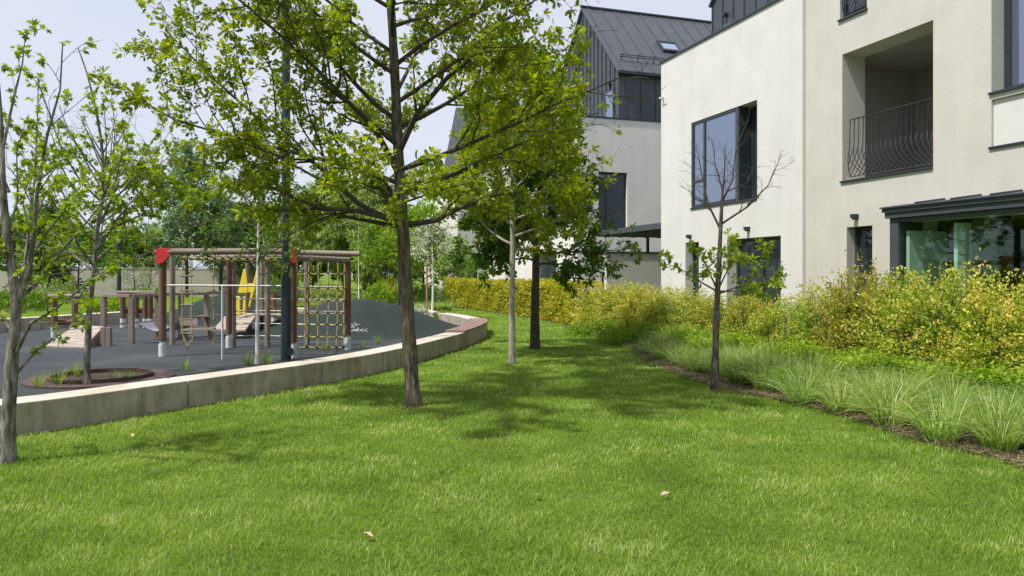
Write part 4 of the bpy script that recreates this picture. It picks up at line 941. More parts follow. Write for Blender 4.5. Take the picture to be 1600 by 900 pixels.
def make_tree(name, label, base, trunk, r_base, r_top, prims, leaf='oval', lmat='oak_leaf', bark='bark_grey', seed=1, cat='tree', group=None,
              n2=7, n3=5, l2=0.5, l3=0.28, per=6, size=0.09, clusters=3, wander=0.12, lift=0.3, ang2=0.8, droop=0.0, leafy=lambda p: 1.0, spread=0.045,
              min_t=0.25, twig_r=0.004, rnd_fn=None, prim_r=0.45, sides=(14, 6, 4, 3), tiltn=0.6, bark2=None):
    r = np.random.default_rng(seed); e = empty(name, base, 0, label, cat, group)
    tr = MB(); tp = [np3(p) for p in trunk]; m = len(tp)
    # smooth the trunk line and flare its foot
    sp = []
    for i in range(m-1):
        for j in range(6):
            t = j/6; p0 = tp[max(i-1, 0)]; p1 = tp[i]; p2 = tp[i+1]; p3 = tp[min(i+2, m-1)]
            sp.append(0.5*((2*p1)+(-p0+p2)*t+(2*p0-5*p1+4*p2-p3)*t*t+(-p0+3*p1-3*p2+p3)*t**3))
    sp.append(tp[-1]); H = sp[-1][2]-sp[0][2]
    rad = []
    for p in sp:
        h = (p[2]-sp[0][2]); f = h/max(H, 1e-6); rad.append((r_base*(1-f)+r_top*f)*(1+0.42*math.exp(-h/0.09))*(1+0.05*math.sin(h*9+seed)))
    sp[0] = sp[0]-np.array([0, 0, 0.05])
    tr.tube([Vector(p) for p in sp], rad, sides[0])
    LP = []; LD = []; LR = []
    def rad_at(z):
        f = (z-sp[1][2])/max(H, 1e-6); return max(r_base*(1-f)+r_top*f, r_top)
    br = MB()
    for pr in prims:
        if 'pts' in pr: pts = [np3(p) for p in pr['pts']]; L = sum(np.linalg.norm(b-a) for a, b in zip(pts, pts[1:]))
        else:
            L = pr['L']; pts = walk(r, np3(pr['p']), np3(pr['d']), L, 7, wander*0.7, pr.get('lift', lift))
        R0 = pr.get('r', min(rad_at(pts[0][2])*prim_r+0.004, 0.012*L+0.008)); k = len(pts)
        br.tube([Vector(p) for p in pts], [R0*(1-0.82*i/(k-1)) for i in range(k)], sides[1], cap=False)
        nn2 = max(2, int(round(n2*L/2.0*pr.get('dens', 1))))
        ends = [(pts, L)]
        for i in range(nn2):
            t = min_t+(1-min_t)*(i+r.random())/nn2; p, d = at_t(pts, min(t, 0.99))
            L2 = L*l2*(1.15-0.75*t)*(0.7+0.6*r.random()); dd = side(r, d, ang2*(0.7+0.6*r.random()), flat=0.75)
            p2 = walk(r, p, dd, L2, 5, wander, lift*0.6-droop)
            br.tube([Vector(a) for a in p2], [max(R0*(1-0.8*t)*0.55*(1-0.75*i_/5), twig_r) for i_ in range(6)], sides[2], cap=False)
            ends.append((p2, L2))
            nn3 = max(2, int(round(n3*L2/0.8)))
            for j in range(nn3):
                t3 = 0.2+0.8*(j+r.random())/nn3; p, d = at_t(p2, min(t3, 0.99)); L3 = l3*(0.6+0.8*r.random())
                p3 = walk(r, p, side(r, d, 0.75*(0.6+0.8*r.random())), L3, 3, wander, lift*0.5-droop)
                br.tube([Vector(a) for a in p3], [twig_r, twig_r*0.8, twig_r*0.7, twig_r*0.5], sides[3], cap=False); ends.append((p3, L3))
        for (q_, L_q) in ends:
            nc = max(1, int(round(clusters*max(L_q, 0.25)/l3))) if len(q_) < 6 else max(1, int(round(clusters*0.4*L_q/l3)))
            for c in range(nc):
                t = 1.0 if c == 0 else 0.25+0.75*r.random()
                p, d = at_t(q_, min(t, 0.999))
                w_ = leafy(p)
                if r.random() > w_: continue
                kk = max(2, int(per*(0.6+0.8*r.random()))); tint = r.normal(0, 0.16)
                for _ in range(kk):
                    s_ = r.normal(0, 1, 3); s_ /= np.linalg.norm(s_); dv = d*0.55+s_*0.9; dv[2] -= 0.15+droop
                    LP.append(p+s_*spread*r.random()); LD.append(dv); LR.append(0.5+tint+r.normal(0, 0.2))
    to = tr.build('trunk', M[bark], e, smooth=True, fixn=False)
    if br.v: br.build('branches', M[bark2] if bark2 else (M[bark] if bark != 'bark_white' else M['bark_grey']), e, smooth=True, fixn=False)
    if LP:
        LPa, LDa, LRa = np.array(LP), np.array(LD), np.array(LR)
        leaves('foliage', LPa, LDa, size*(0.65+0.7*r.random(len(LPa))), leaf, M[lmat], LRa, e, tilt=tiltn, r=r)
        return e, len(LPa)
    return e, 0
total = {}
def trunk_point(trunk, z):
    for a, b in zip(trunk, trunk[1:]):
        if a[2] <= z <= b[2]: f = (z-a[2])/(b[2]-a[2]); return tuple(a[i]+(b[i]-a[i])*f for i in range(3))
    return trunk[-1]
def auto_prims(trunk, z0, z1, n, length, elev, r, az0=0.0):
    pr = []
    for i in range(n):
        t = (i+0.5*r.random())/n; z = z0+(z1-z0)*t; az = az0+i*2.399+r.normal(0, 0.25); el = elev(t)+r.normal(0, 0.1)
        pr.append({'p': trunk_point(trunk, z), 'd': (math.cos(az)*math.cos(el), math.sin(az)*math.cos(el), math.sin(el)), 'L': length(t)*(0.8+0.4*r.random())})
    return pr
def rel(base, pts): return [tuple(Vector(p)-Vector(base)) for p in pts]

# -- the big oak on the lawn
b = G(646, 634); Yo = b.y
tk = rel(b, [b, P(641,560,Yo), P(634,440,Yo), P(628,330,Yo), P(622,230,Yo), P(617,120,Yo), P(610,0,Yo), (b.x-0.42, Yo+0.1, 6.6), (b.x-0.40, Yo, 8.0)])
tk[0] = (0, 0, 0)
rr = np.random.default_rng(11)
pr = auto_prims(tk, 2.15, 7.7, 34, lambda t: 2.75*(1-t)**0.75*(0.72+1.1*t*(1-t))+0.75, lambda t: 0.20+0.75*t, rr, 2.6)
# limbs that the photograph shows clearly
def limb(pts, **k): d = {'pts': pts}; d.update(k); return d
for pix in ([(623,352),(560,318),(500,262),(420,200),(330,120),(262,50)], [(620,265),(585,200),(545,160),(490,120),(430,30)], [(624,330),(600,300),(560,262),(520,215)],
            [(629,352),(680,345),(730,320),(775,305),(815,300)], [(622,240),(650,180),(700,120),(745,85),(780,50)], [(627,345),(560,330),(500,325),(430,330),(380,320)]):
    ph = rr.uniform(-0.8, 0.6); pr.append(limb([Vector(P(x, y, Yo+ph*i/4))-b for i, (x, y) in enumerate(pix)], r=0.042, lift=0.2))
make_tree('oak_tree', 'large oak with thick mossy trunk and wide crown in the middle of the lawn', b, tk, 0.092, 0.022, pr, 'oak', 'oak_leaf', 'oak_bark', 21,
          n2=8.5, n3=5.2, l2=0.42, l3=0.24, per=9, size=0.066, clusters=2.5, ang2=0.75, wander=0.13, lift=0.25, spread=0.05, bark2='bark_dark',  # branch colour darkened to stand as silhouettes against the sky
          leafy=lambda p: 0.05 if p[0] > 2.0 else 0.45+0.5*min(1, math.hypot(p[0]+0.25, p[1])/1.5))

# -- slim-trunked oak with pale trunk
b = G(800, 568); Yb = b.y
tk = rel(b, [b, P(800,480,Yb), P(801,390,Yb), P(800,280,Yb), P(803,170,Yb), P(806,80,Yb)]); rr = np.random.default_rng(12)
pr = auto_prims(tk, 2.0, 5.2, 30, lambda t: 1.4*(1-t)**0.6+0.45, lambda t: 0.15+0.75*t, rr, 0.5)
make_tree('oak_tree', 'slim oak with pale whitish trunk and yellow green crown, right of the big oak', b, tk, 0.062, 0.015, pr, 'oak', 'yellow_oak_leaf', 'bark_pale', 22,
          n2=9, n3=4.5, l2=0.42, l3=0.24, per=9, size=0.085, clusters=3.0, ang2=0.8, spread=0.06, leafy=lambda p: 0.1 if (p[0] > 1.2 and p[2] > 2.6) else 1.0)

# -- dark oak behind it
b = G(836, 545); Yb = b.y
tk = rel(b, [b, P(836,480,Yb), P(838,400,Yb), P(842,320,Yb), P(845,220,Yb), P(850,110,Yb)]); rr = np.random.default_rng(13)
pr = auto_prims(tk, 1.75, 5.6, 34, lambda t: 1.75*(1-t)**1.1+0.4, lambda t: 0.0+0.8*t, rr, 1.5)
make_tree('oak_tree', 'dark green oak with dark trunk, just behind the slim pale oak', b, tk, 0.105, 0.02, pr, 'oak', 'dark_oak_leaf', 'bark_dark', 23,
          n2=9, n3=4.5, l2=0.42, l3=0.26, per=10, size=0.10, clusters=2.9, ang2=0.8, spread=0.07, lift=0.1, leafy=lambda p: 0.04 if (p[0] > 1.3 and p[2] > 2.3) else 1.0)

# -- bare-crowned young oak at the right
b = G(1117, 611); Yb = b.y
tk = rel(b, [b, P(1118,540,Yb), P(1121,460,Yb), P(1124,400,Yb), P(1128,312,Yb)])
L1 = [limb([Vector(P(x, y, Yb+dz*i/3))-b for i, (x, y) in enumerate(pix)], r=rd) for pix, dz, rd in (
    ([(1124,355),(1107,320),(1096,270),(1088,225)], 0.2, .018), ([(1127,350),(1165,325),(1200,290),(1222,240)], -0.2, .018),
    ([(1127,318),(1145,280),(1150,230),(1170,185)], 0.3, .016), ([(1128,312),(1132,270),(1133,225)], -0.1, .016),
    ([(1107,320),(1085,305),(1065,290)], 0.2, .010), ([(1130,300),(1118,260),(1112,215)], 0.3, .012), ([(1135,300),(1168,285),(1180,255)], 0.4, .010))]
make_tree('young_oak', 'young oak with bare leafless upper branches, at the edge of the ornamental grasses', b, tk, 0.056, 0.022, L1, 'oak', 'maple_leaf', 'bark_grey', 24,
          n2=15, n3=9, l2=0.36, l3=0.14, per=0, clusters=0, leafy=lambda p: 0.0, twig_r=0.0024, wander=0.16, min_t=0.15, bark2='bark_dark', size=0.08)
bare = C.objects[-1] if False else None
low = [limb([Vector(P(x, y, Yb+dz*i/3))-b for i, (x, y) in enumerate(pix)], r=.014) for pix, dz in (
    ([(1120,455),(1090,438),(1060,418),(1030,410)], 0.3), ([(1121,460),(1160,445),(1185,420),(1205,385)], 0.1), ([(1121,455),(1140,415),(1145,372)], -0.4),
    ([(1120,450),(1105,420),(1095,395)], -0.3), ([(1122,455),(1165,455),(1225,430)], 0.4), ([(1121,450),(1132,410),(1160,400)], 0.5))]
yo = [o for o in C.objects if o.name.startswith('young_oak')][0]
def add_foliage(root, prims, leaf, lmat, bark, seed, **kw):
    e, n = make_tree('tmp', 'tmp', root.location, [(0,0,-0.02),(0,0,-0.01)], 0.001, 0.001, prims, leaf, lmat, bark, seed, **kw)
    for ch in list(e.children):
        if ch.name.startswith('trunk'): bpy.data.objects.remove(ch)
        else:
            ch.parent = root
            if ch.name.startswith('branches'): ch.name = 'leafy_branches'
    bpy.data.objects.remove(e)
add_foliage(yo, low, 'oak', 'maple_leaf', 'bark_grey', 25, n2=7, n3=4, l2=0.35, l3=0.14, per=7, size=0.070, clusters=1.7, spread=0.03, twig_r=0.003, leafy=lambda p: 0.8)

# -- maple at the left edge (near)
b = G(10, 722); Yb = b.y
tk = rel(b, [b, P(14,640,Yb), P(19,560,Yb), P(25,480,Yb), P(20,430,Yb), P(11,370,Yb), P(5,300,Yb), P(2,200,Yb), P(-6,80,Yb)])
pr = [limb([Vector(P(x, y, Yb+dz*i/4))-b for i, (x, y) in enumerate(pix)], r=rd) for pix, dz, rd in (
    ([(24,470),(38,420),(46,350),(54,280),(58,200),(60,120)], 0.4, .020), ([(25,480),(45,430),(54,360),(58,300),(74,210),(94,140),(98,65)], -0.3, .026), ([(28,470),(60,440),(90,400),(150,330),(210,240)], 0.6, .018),
    ([(22,560),(48,505),(90,480),(140,440),(180,420)], -0.5, .016), ([(20,590),(60,545),(110,512),(150,480)], 0.3, .014), ([(12,370),(28,310),(26,240),(40,190)], 0.4, .012),
    ([(5,230),(22,150),(35,100),(40,50)], -0.2, .014), ([(44,410),(75,360),(100,330),(125,300)], -0.6, .012), ([(14,300),(-20,220),(-40,150)], 0.3, .016), ([(22,420),(-10,370),(-50,330)], -0.3, .016),
    ([(20,520),(0,490),(-40,470)], 0.3, .014), ([(25,500),(40,440),(70,430),(110,425)], 0.8, .014))]
make_tree('maple_tree', 'young maple with sparse drooping star shaped leaves at the left edge, before the low wall', b, tk, 0.062, 0.008, pr, 'maple', 'maple_leaf', 'bark_light', 26,
          n2=7, n3=4, l2=0.26, l3=0.13, per=6, size=0.050, clusters=1.1, spread=0.02, droop=0.2, lift=0.55, ang2=0.7, wander=0.1, twig_r=0.0028, tiltn=0.5,
          leafy=lambda p: 0.75)

# -- maple standing in the steel ring
b = G(135, 603); Yb = b.y
tk = rel(b, [b, P(137,540,Yb), P(141,470,Yb), P(147,420,Yb), P(152,360,Yb), P(160,300,Yb), P(158,220,Yb), P(140,130,Yb), P(122,75,Yb)])
rr = np.random.default_rng(14)
pr = auto_prims(tk, 1.55, 3.4, 26, lambda t: 1.5*(1-t)**0.5+0.35, lambda t: 0.30+0.7*t, rr, 0.0)
pr += [limb([Vector(P(x, y, Yb+dz*i/4))-b for i, (x, y) in enumerate(pix)], r=.014, dens=0.8) for pix, dz in (
    ([(155,330),(175,270),(180,200),(172,130)], 0.3), ([(158,320),(200,280),(235,225),(270,170)], -0.3), ([(155,350),(215,310),(250,270),(290,220)], 0.4), ([(152,380),(190,340),(240,300),(290,275)], 0.2))]
make_tree('maple_tree', 'bright green maple with thin upright shoots, standing in the rusty steel ring', b, tk, 0.048, 0.008, pr, 'maple', 'maple_leaf', 'bark_light', 27,
          n2=8, n3=4, l2=0.36, l3=0.17, per=7, size=0.068, clusters=1.5, spread=0.04, droop=0.15, lift=0.6, ang2=0.7, twig_r=0.003,
          leafy=lambda p: 0.0 if (p[0] > 0.90 and p[2] < 2.4) else 0.95 if p[2] < 3.0 else max(0.15, 0.85-(p[2]-3.0)*0.9))

# -- white stemmed birch sapling by the lamp post
b = G(402, 569); Yb = b.y
tk = rel(b, [b, P(402,500,Yb), P(403,420,Yb), P(404,330,Yb), P(405,240,Yb), P(404,200,Yb)]); rr = np.random.default_rng(15)
pr = auto_prims(tk, 1.55, 4.0, 26, lambda t: 0.95*(1-t)**0.5+0.25, lambda t: 0.35+0.5*t, rr)
make_tree('birch_sapling', 'young birch with straight white stem beside the dark lamp post', b, tk, 0.036, 0.007, pr, 'oval', 'birch_leaf', 'bark_white', 28,
          n2=8, n3=4, l2=0.45, l3=0.2, per=5, size=0.06, clusters=2.0, spread=0.04, droop=0.45, lift=0.2, twig_r=0.003)

# -- background trees: shape by canopy volume filled with leaf clusters on limbs
def far_tree(name, label, x, Y, H, rx, z_low, lmat, seed, bark='bark_dark', leaf='quad', n=26, size=0.2, clusters=2.2, droop=0.0, el0=0.3, el1=0.9, tr=0.12, group=None, per=6, lean=0.0, l3=0.5, n2=6, n3=3, exp=0.6):
    base = Vector((P(x, 0, Y).x, Y, 0)); rr = np.random.default_rng(seed)
    tk = [(0,0,0),(0.02*rr.normal(),0,H*0.3),(lean*0.5+0.1*rr.normal(),0.1*rr.normal(),H*0.65),(lean,0,H*0.93)]
    pr = auto_prims(tk, z_low, H*0.9, n, lambda t: rx*((1-t)**exp)*1.0+0.25*rx, lambda t: el0+(el1-el0)*t, rr)
    return make_tree(name, label, base, tk, tr, tr*0.15, pr, leaf, lmat, bark, seed+100, n2=n2, n3=n3, l2=0.45, l3=l3, per=per, size=size, clusters=clusters,
                     spread=0.16, droop=droop, twig_r=0.006, sides=(8, 4, 3, 3), ang2=0.8, group=group)
G_ = 'trees beyond the playground'
far_tree('poplar_tree', 'grey green poplar with loose upright crown beyond the left part of the playground', 292, 44, 9.4, 2.4, 1.5, 'poplar_leaf', 31, leaf='oval', size=0.24, n=34, el0=0.7, el1=1.3, droop=0.0, group=G_, n2=5)
far_tree('poplar_tree', 'lower grey green poplar right of the tallest poplar', 345, 46, 6.3, 2.0, 1.2, 'poplar_leaf', 32, leaf='oval', size=0.24, n=26, el0=0.7, el1=1.2, group=G_, n2=5)
far_tree('willow_tree', 'spreading willow with thick dark forked trunk beyond the rubber mound', 575, 42, 6.6, 3.0, 1.7, 'willow_leaf', 33, leaf='slim', size=0.32, n=34, droop=0.9, el0=0.5, el1=1.2, tr=0.28, group=G_, clusters=3, n2=6, per=7)
far_tree('willow_tree', 'paler willow behind the climbing net', 492, 46, 6.4, 3.2, 1.4, 'willow_leaf', 34, leaf='slim', size=0.34, n=34, droop=0.8, el0=0.5, el1=1.2, tr=0.22, group=G_, clusters=3, n2=6, per=7)
far_tree('round_tree', 'small round bright green tree right of the willow trunk', 601, 34, 3.9, 1.5, 1.35, 'bright_leaf', 35, leaf='oval', size=0.17, n=26, tr=0.07, group=G_)
far_tree('round_tree', 'bright green tree just right of the big oak trunk, beyond the mound', 662, 40, 5.0, 2.2, 0.9, 'bright_leaf', 36, leaf='oval', size=0.2, n=28, tr=0.09, group=G_)
far_tree('fir_tree', 'narrow dark evergreen in front of the beige perimeter wall', 75, 40, 5.6, 1.0, 0.8, 'dark_leaf', 37, leaf='slim', size=0.3, n=44, el0=0.1, el1=0.5, tr=0.1, group=G_, clusters=3, exp=0.8)
far_tree('round_tree', 'dark leafy round tree above the perimeter wall at far left', 20, 46, 4.6, 2.2, 1.4, 'dark_oak_leaf', 38, leaf='oval', size=0.24, n=28, group=G_)
far_tree('round_tree', 'mid green tree with single thin trunk in front of the perimeter wall', 122, 33, 3.4, 1.3, 1.6, 'birch_leaf', 39, leaf='oval', size=0.17, n=24, tr=0.06, group=G_)
far_tree('round_tree', 'green tree behind the perimeter wall, left of the poplars', 215, 60, 4.4, 3.2, 0.8, 'birch_leaf', 40, leaf='oval', size=0.3, n=26, group=G_)
far_tree('round_tree', 'wide dark tree behind the red cornered climbing frame', 400, 52, 5.6, 3.4, 0.9, 'dark_oak_leaf', 41, leaf='oval', size=0.28, n=30, group=G_)
far_tree('round_tree', 'dark low tree behind the yellow rope net', 535, 56, 5.4, 3.2, 0.8, 'dark_oak_leaf', 42, leaf='oval', size=0.28, n=28, group=G_)
far_tree('round_tree', 'tree beyond the hedge end, filling the gap left of the farthest house', 630, 58, 5.6, 3.2, 0.8, 'birch_leaf', 43, leaf='oval', size=0.28, n=26, group=G_)
far_tree('blossom_tree', 'thin white stemmed sapling with white blossom beside the orange stake', 675, 25.6, 3.4, 0.9, 1.75, 'blossom', 44, bark='bark_white', leaf='oval', size=0.08, n=16, tr=0.045, per=6, l3=0.22, group=None)
far_tree('conifer_sapling', 'thin pale conifer sapling in front of the perimeter wall', 211, 36, 2.6, 0.7, 0.4, 'willow_leaf', 45, leaf='slim', size=0.1, n=30, tr=0.04, per=4, clusters=1, el0=0.1, el1=0.5, l3=0.2)
far_tree('conifer_sapling', 'pale conifer sapling directly left of the red cornered post', 233, 37, 2.6, 0.6, 0.4, 'willow_leaf', 46, leaf='slim', size=0.1, n=30, tr=0.04, per=4, clusters=1, el0=0.1, el1=0.5, l3=0.2)
far_tree('birch_sapling', 'slender pale stemmed sapling beyond the mound, left of the willow trunk', 561, 33, 4.6, 0.8, 2.6, 'willow_leaf', 47, bark='bark_white', leaf='oval', size=0.1, n=14, tr=0.035, per=4, clusters=1, l3=0.25)
far_tree('round_tree', 'tree hiding the ground floor of the farthest house', 705, 38.5, 2.9, 1.0, 0.8, 'bright_leaf', 48, leaf='oval', size=0.13, n=22, tr=0.05)
st = G(666, 503); e = tag(MB().tube([(0,0,-0.1),(0.0,0,1.9)], 0.032, 8).build('tree_stake', M['stake'], None, smooth=True), 'orange wooden stake beside the blossoming sapling', 'stake'); e.location = Vector((P(667,0,25.0).x, 25.0, 0))
# large trees left of and behind the viewer (they reflect in the bay glass)
for i, (x, y, h) in enumerate(((-17,-3,9),(-20,5,8),(-14,-12,9),(-24,12,9))):
    rr = np.random.default_rng(60+i); tk = [(0,0,0),(0,0,h*0.4),(0.2,0.1,h*0.92)]
    pr = auto_prims(tk, 1.2, h*0.88, 24, lambda t: 3.4*(1-t)**0.5+0.6, lambda t: 0.3+0.6*t, rr)
    make_tree('park_tree', ['broad park tree beyond the left edge, nearest the playground ring','tall park tree outside the left edge of the lawn','park tree behind the viewer','far park tree outside the left edge'][i], Vector((x,y,0)), tk, 0.2, 0.03, pr, 'quad', 'dark_oak_leaf', 'bark_dark', 160+i,
              n2=5, n3=2.5, l2=0.45, l3=0.6, per=6, size=0.3, clusters=2, spread=0.2, sides=(8,4,3,3), twig_r=0.008)

# ------------------------------------------------------------------ shrubs and hedge
def shrub_mesh(seed, rx, h, nshoot, per, size, mat, leaf='oval', spiky=0.25):
    r = np.random.default_rng(seed); a = r.random(nshoot)*2*math.pi; u = r.random(nshoot)
    el = np.arcsin(np.clip(u*1.05-0.05, 0, 1)); lump = 1+0.16*np.sin(3*a+seed)*np.cos(2.3*el*2+seed)+spiky*0.5*r.normal(0, 0.55, nshoot)
    tip = np.stack([np.cos(a)*np.cos(el)*rx, np.sin(a)*np.cos(el)*rx, 0.12+np.sin(el)*(h-0.12)], 1)*np.stack([lump, lump, np.clip(lump, 0.6, 1.4)], 1)
    base = np.stack([r.normal(0, rx*0.18, nshoot), r.normal(0, rx*0.18, nshoot), np.zeros(nshoot)], 1)
    T = np.repeat(tip, per, 0); B_ = np.repeat(base, per, 0); t = 0.42+0.60*r.random((nshoot*per, 1))**0.75
    bend = np.stack([np.zeros(len(t)), np.zeros(len(t)), 0.18*np.sin(t[:, 0]*math.pi)*h], 1)
    pos = B_+(T-B_)*t+bend+r.normal(0, 0.028, (len(t), 3)); pos[:, 2] = np.maximum(pos[:, 2], 0.03)
    d = nrm(T-B_)+r.normal(0, 0.75, (len(t), 3))
    sh = np.repeat(r.normal(0, 0.16, nshoot), per)
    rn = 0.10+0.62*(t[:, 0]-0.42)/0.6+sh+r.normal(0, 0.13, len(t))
    return pos, d, size*(0.6+0.8*r.random(len(t))), rn, tip, base
def shrub_proto(seed, rx, h, nshoot, per, size, mat, leaf='oval', name='golden_shrub', spiky=0.25):
    pos, d, s, rn, tip, base = shrub_mesh(seed, rx, h, nshoot, per, size, mat, leaf, spiky)
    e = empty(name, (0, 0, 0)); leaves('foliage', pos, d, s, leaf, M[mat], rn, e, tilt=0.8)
    st_ = MB()
    for i in range(0, nshoot, 4): st_.tube([Vector(base[i]), Vector((base[i]+tip[i])/2)+Vector((0,0,0.12*h)), Vector(tip[i]*0.97)], [0.006, 0.005, 0.002], 3, cap=False)
    st_.build('stems', M['bark_grey'], e, fixn=False); return e
def copy_tree(o, parent=None):
    c = o.copy(); C.objects.link(c); c.parent = parent
    for ch in o.children: copy_tree(ch, c)
    return c
protos = [shrub_proto(201+i, 0.72, 1.28, 520, 28, 0.040, 'spirea_leaf', spiky=0.3) for i in range(4)]
used = [False]*4
shr = [ # x px, depth, scale xy, scale z, label
 (1575,0,1.1,1.08,'golden shrub at the right edge, under the bay window glass'), (1495,0,1.25,1.26,'round golden orange shrub in front of the middle of the bay window'),
 (1420,0,1.15,1.20,'tall golden shrub in front of the left end of the bay window'), (1345,0,1.05,1.22,'tallest golden shrub, in front of the narrow cream house window'),
 (1285,0,1.0,1.02,'golden shrub below the joint of the cream and white houses'), (1228,0,1.0,0.88,'golden shrub under the right end of the wide white house window'),
 (1175,0,1.0,0.88,'golden shrub directly right of the bare oak trunk'), (1125,0,1.05,0.86,'golden shrub directly behind the bare oak trunk'),
 (1080,0,1.05,0.92,'golden shrub left of the bare oak trunk, under its leafy low branch'), (1040,0,1.1,0.95,'golden shrub by the far corner of the white house'),
 (1005,0,1.1,0.98,'golden shrub between the white house corner and the juniper'), (972,20.0,1.15,0.98,'golden shrub behind the low spreading juniper'), (940,21.5,1.2,0.95,'golden shrub where the clipped hedge ends'),
 (1650,0,1.0,0.85,'golden shrub cut off by the right edge')]
for i, (px, Y, sx, sz, lab) in enumerate(shr):
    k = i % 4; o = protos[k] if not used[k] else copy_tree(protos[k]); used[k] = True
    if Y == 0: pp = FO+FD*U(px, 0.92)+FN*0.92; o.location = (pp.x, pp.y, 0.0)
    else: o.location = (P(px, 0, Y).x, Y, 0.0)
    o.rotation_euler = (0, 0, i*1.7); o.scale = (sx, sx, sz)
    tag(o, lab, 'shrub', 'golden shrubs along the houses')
# far shrubs behind the wall
def lonely(px, Y, rx, h, label, mat='hedge_leaf', size=0.09, seed=230, name='shrub', n=240, per=12):
    o = shrub_proto(seed, rx, h, n, per, size, mat, name=name); o.location = (P(px, 0, Y).x, Y, 0); tag(o, label, 'shrub'); return o
lonely(610, 33.5, 1.0, 1.3, 'yellow green shrub behind the mound, left of the big oak trunk', seed=231)
lonely(592, 31.5, 0.7, 1.2, 'green shrub at the foot of the small round tree', 'bright_leaf', seed=232)
lonely(650, 35, 1.4, 1.1, 'dark green shrub right of the big oak trunk, left of the clipped hedge', 'birch_leaf', seed=233)
lonely(676, 37, 1.3, 1.0, 'dark green shrub touching the far end of the clipped hedge', 'birch_leaf', seed=234)
lonely(655, 25.2, 0.45, 0.45, 'small flowering shrub at the foot of the orange stake', 'blossom', 0.06, 235, n=90, per=10)
lonely(690, 24.2, 0.28, 0.40, 'small leafy perennial right of the white stemmed sapling', 'birch_leaf', 0.06, 236, n=60, per=10)
lonely(173, 26, 0.9, 0.75, 'low green shrub left of the log bench, beyond the low wall', 'cover_leaf', 0.09, 237)
for i_, (px_, Y_, rx_, h_, lb_) in enumerate(((30, 30, 1.3, 1.0, 'low dark green shrub beyond the low wall at far left'), (95, 34, 1.5, 1.2, 'wide green shrub in front of the perimeter wall, under the dark evergreen'), (225, 33, 1.2, 0.9, 'green shrub beyond the log bench, left of the red cornered post'), (435, 36, 1.6, 1.3, 'dark green shrub behind the lamp post and the slide'), (515, 37, 1.5, 1.2, 'dark green shrub seen through the yellow rope net'))):
    lonely(px_, Y_, rx_, h_, lb_, ('birch_leaf', 'willow_leaf', 'birch_leaf', 'birch_leaf', 'willow_leaf')[i_], 0.1, 240+i_)
# clipped hedge
def hedge():
    pts = [Vector((p.x, p.y, 0)) for p in BS if 21.8 <= p.y <= 37.6]
    r = np.random.default_rng(77); n = 26000; segl = np.array([(b-a).length for a, b in zip(pts, pts[1:])]); cum = np.concatenate([[0], np.cumsum(segl)]); Lh = cum[-1]
    s = r.random(n)*Lh; i = np.clip(np.searchsorted(cum, s)-1, 0, len(pts)-2); f = (s-cum[i])/segl[i]
    PA = np.array([[p.x, p.y] for p in pts]); c = PA[i]*(1-f[:, None])+PA[i+1]*f[:, None]; dv = PA[i+1]-PA[i]; dv /= np.linalg.norm(dv, axis=1, keepdims=True)
    nv = np.stack([dv[:, 1], -dv[:, 0]], 1)                     # away from the lawn
    which = r.random(n); Hh = 1.28+0.06*np.sin(s*1.7)+0.05*np.sin(s*4.1+1)
    z = np.where(which < 0.55, Hh*r.random(n), Hh*(0.9+0.1*r.random(n))); w = np.where(which < 0.55, 0.12+np.abs(r.normal(0, 0.09, n)), 0.1+1.0*r.random(n))
    w = w+0.06*np.sin(s*3.3)*np.cos(z*5); end = which > 0.94; w = np.where(end, 0.1+1.0*r.random(n), w); s_end = np.where(end, Lh-0.1*r.random(n), 0)
    ce = PA[-1]+0*c; c = np.where(end[:, None], ce, c); z = np.where(end, Hh*r.random(n), z)
    pos = np.stack([c[:, 0]+nv[:, 0]*w+r.normal(0, .03, n), c[:, 1]+nv[:, 1]*w+r.normal(0, .03, n), z], 1)
    dirs = np.stack([-nv[:, 0]*0.5, -nv[:, 1]*0.5, np.full(n, 0.6)], 1)+r.normal(0, 0.6, (n, 3))
    e = empty('clipped_hedge', pts[len(pts)//2], 0, 'long clipped yellow green hedge along the far right side of the lawn', 'hedge'); Lc = np3(e.location)
    clump = 0.5*np.sin(s*5.1+z*3)*np.sin(z*7+s*2.0)
    leaves('foliage', pos-Lc, dirs, 0.085*(0.6+0.8*r.random(n)), 'oval', M['hedge_leaf'], 0.5+0.25*clump+r.normal(0, 0.18, n), e, tilt=0.8, r=r)
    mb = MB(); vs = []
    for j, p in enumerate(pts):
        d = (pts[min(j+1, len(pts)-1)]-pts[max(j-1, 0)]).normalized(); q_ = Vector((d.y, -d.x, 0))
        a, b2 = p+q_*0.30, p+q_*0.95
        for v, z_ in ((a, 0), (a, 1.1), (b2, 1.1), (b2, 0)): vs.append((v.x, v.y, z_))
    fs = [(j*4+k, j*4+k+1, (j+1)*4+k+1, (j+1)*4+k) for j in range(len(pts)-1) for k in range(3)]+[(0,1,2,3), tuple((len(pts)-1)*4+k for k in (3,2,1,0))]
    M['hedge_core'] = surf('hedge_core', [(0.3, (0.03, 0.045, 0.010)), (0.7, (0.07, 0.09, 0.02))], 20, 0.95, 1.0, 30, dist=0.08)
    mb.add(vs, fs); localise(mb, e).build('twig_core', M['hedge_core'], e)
hedge()
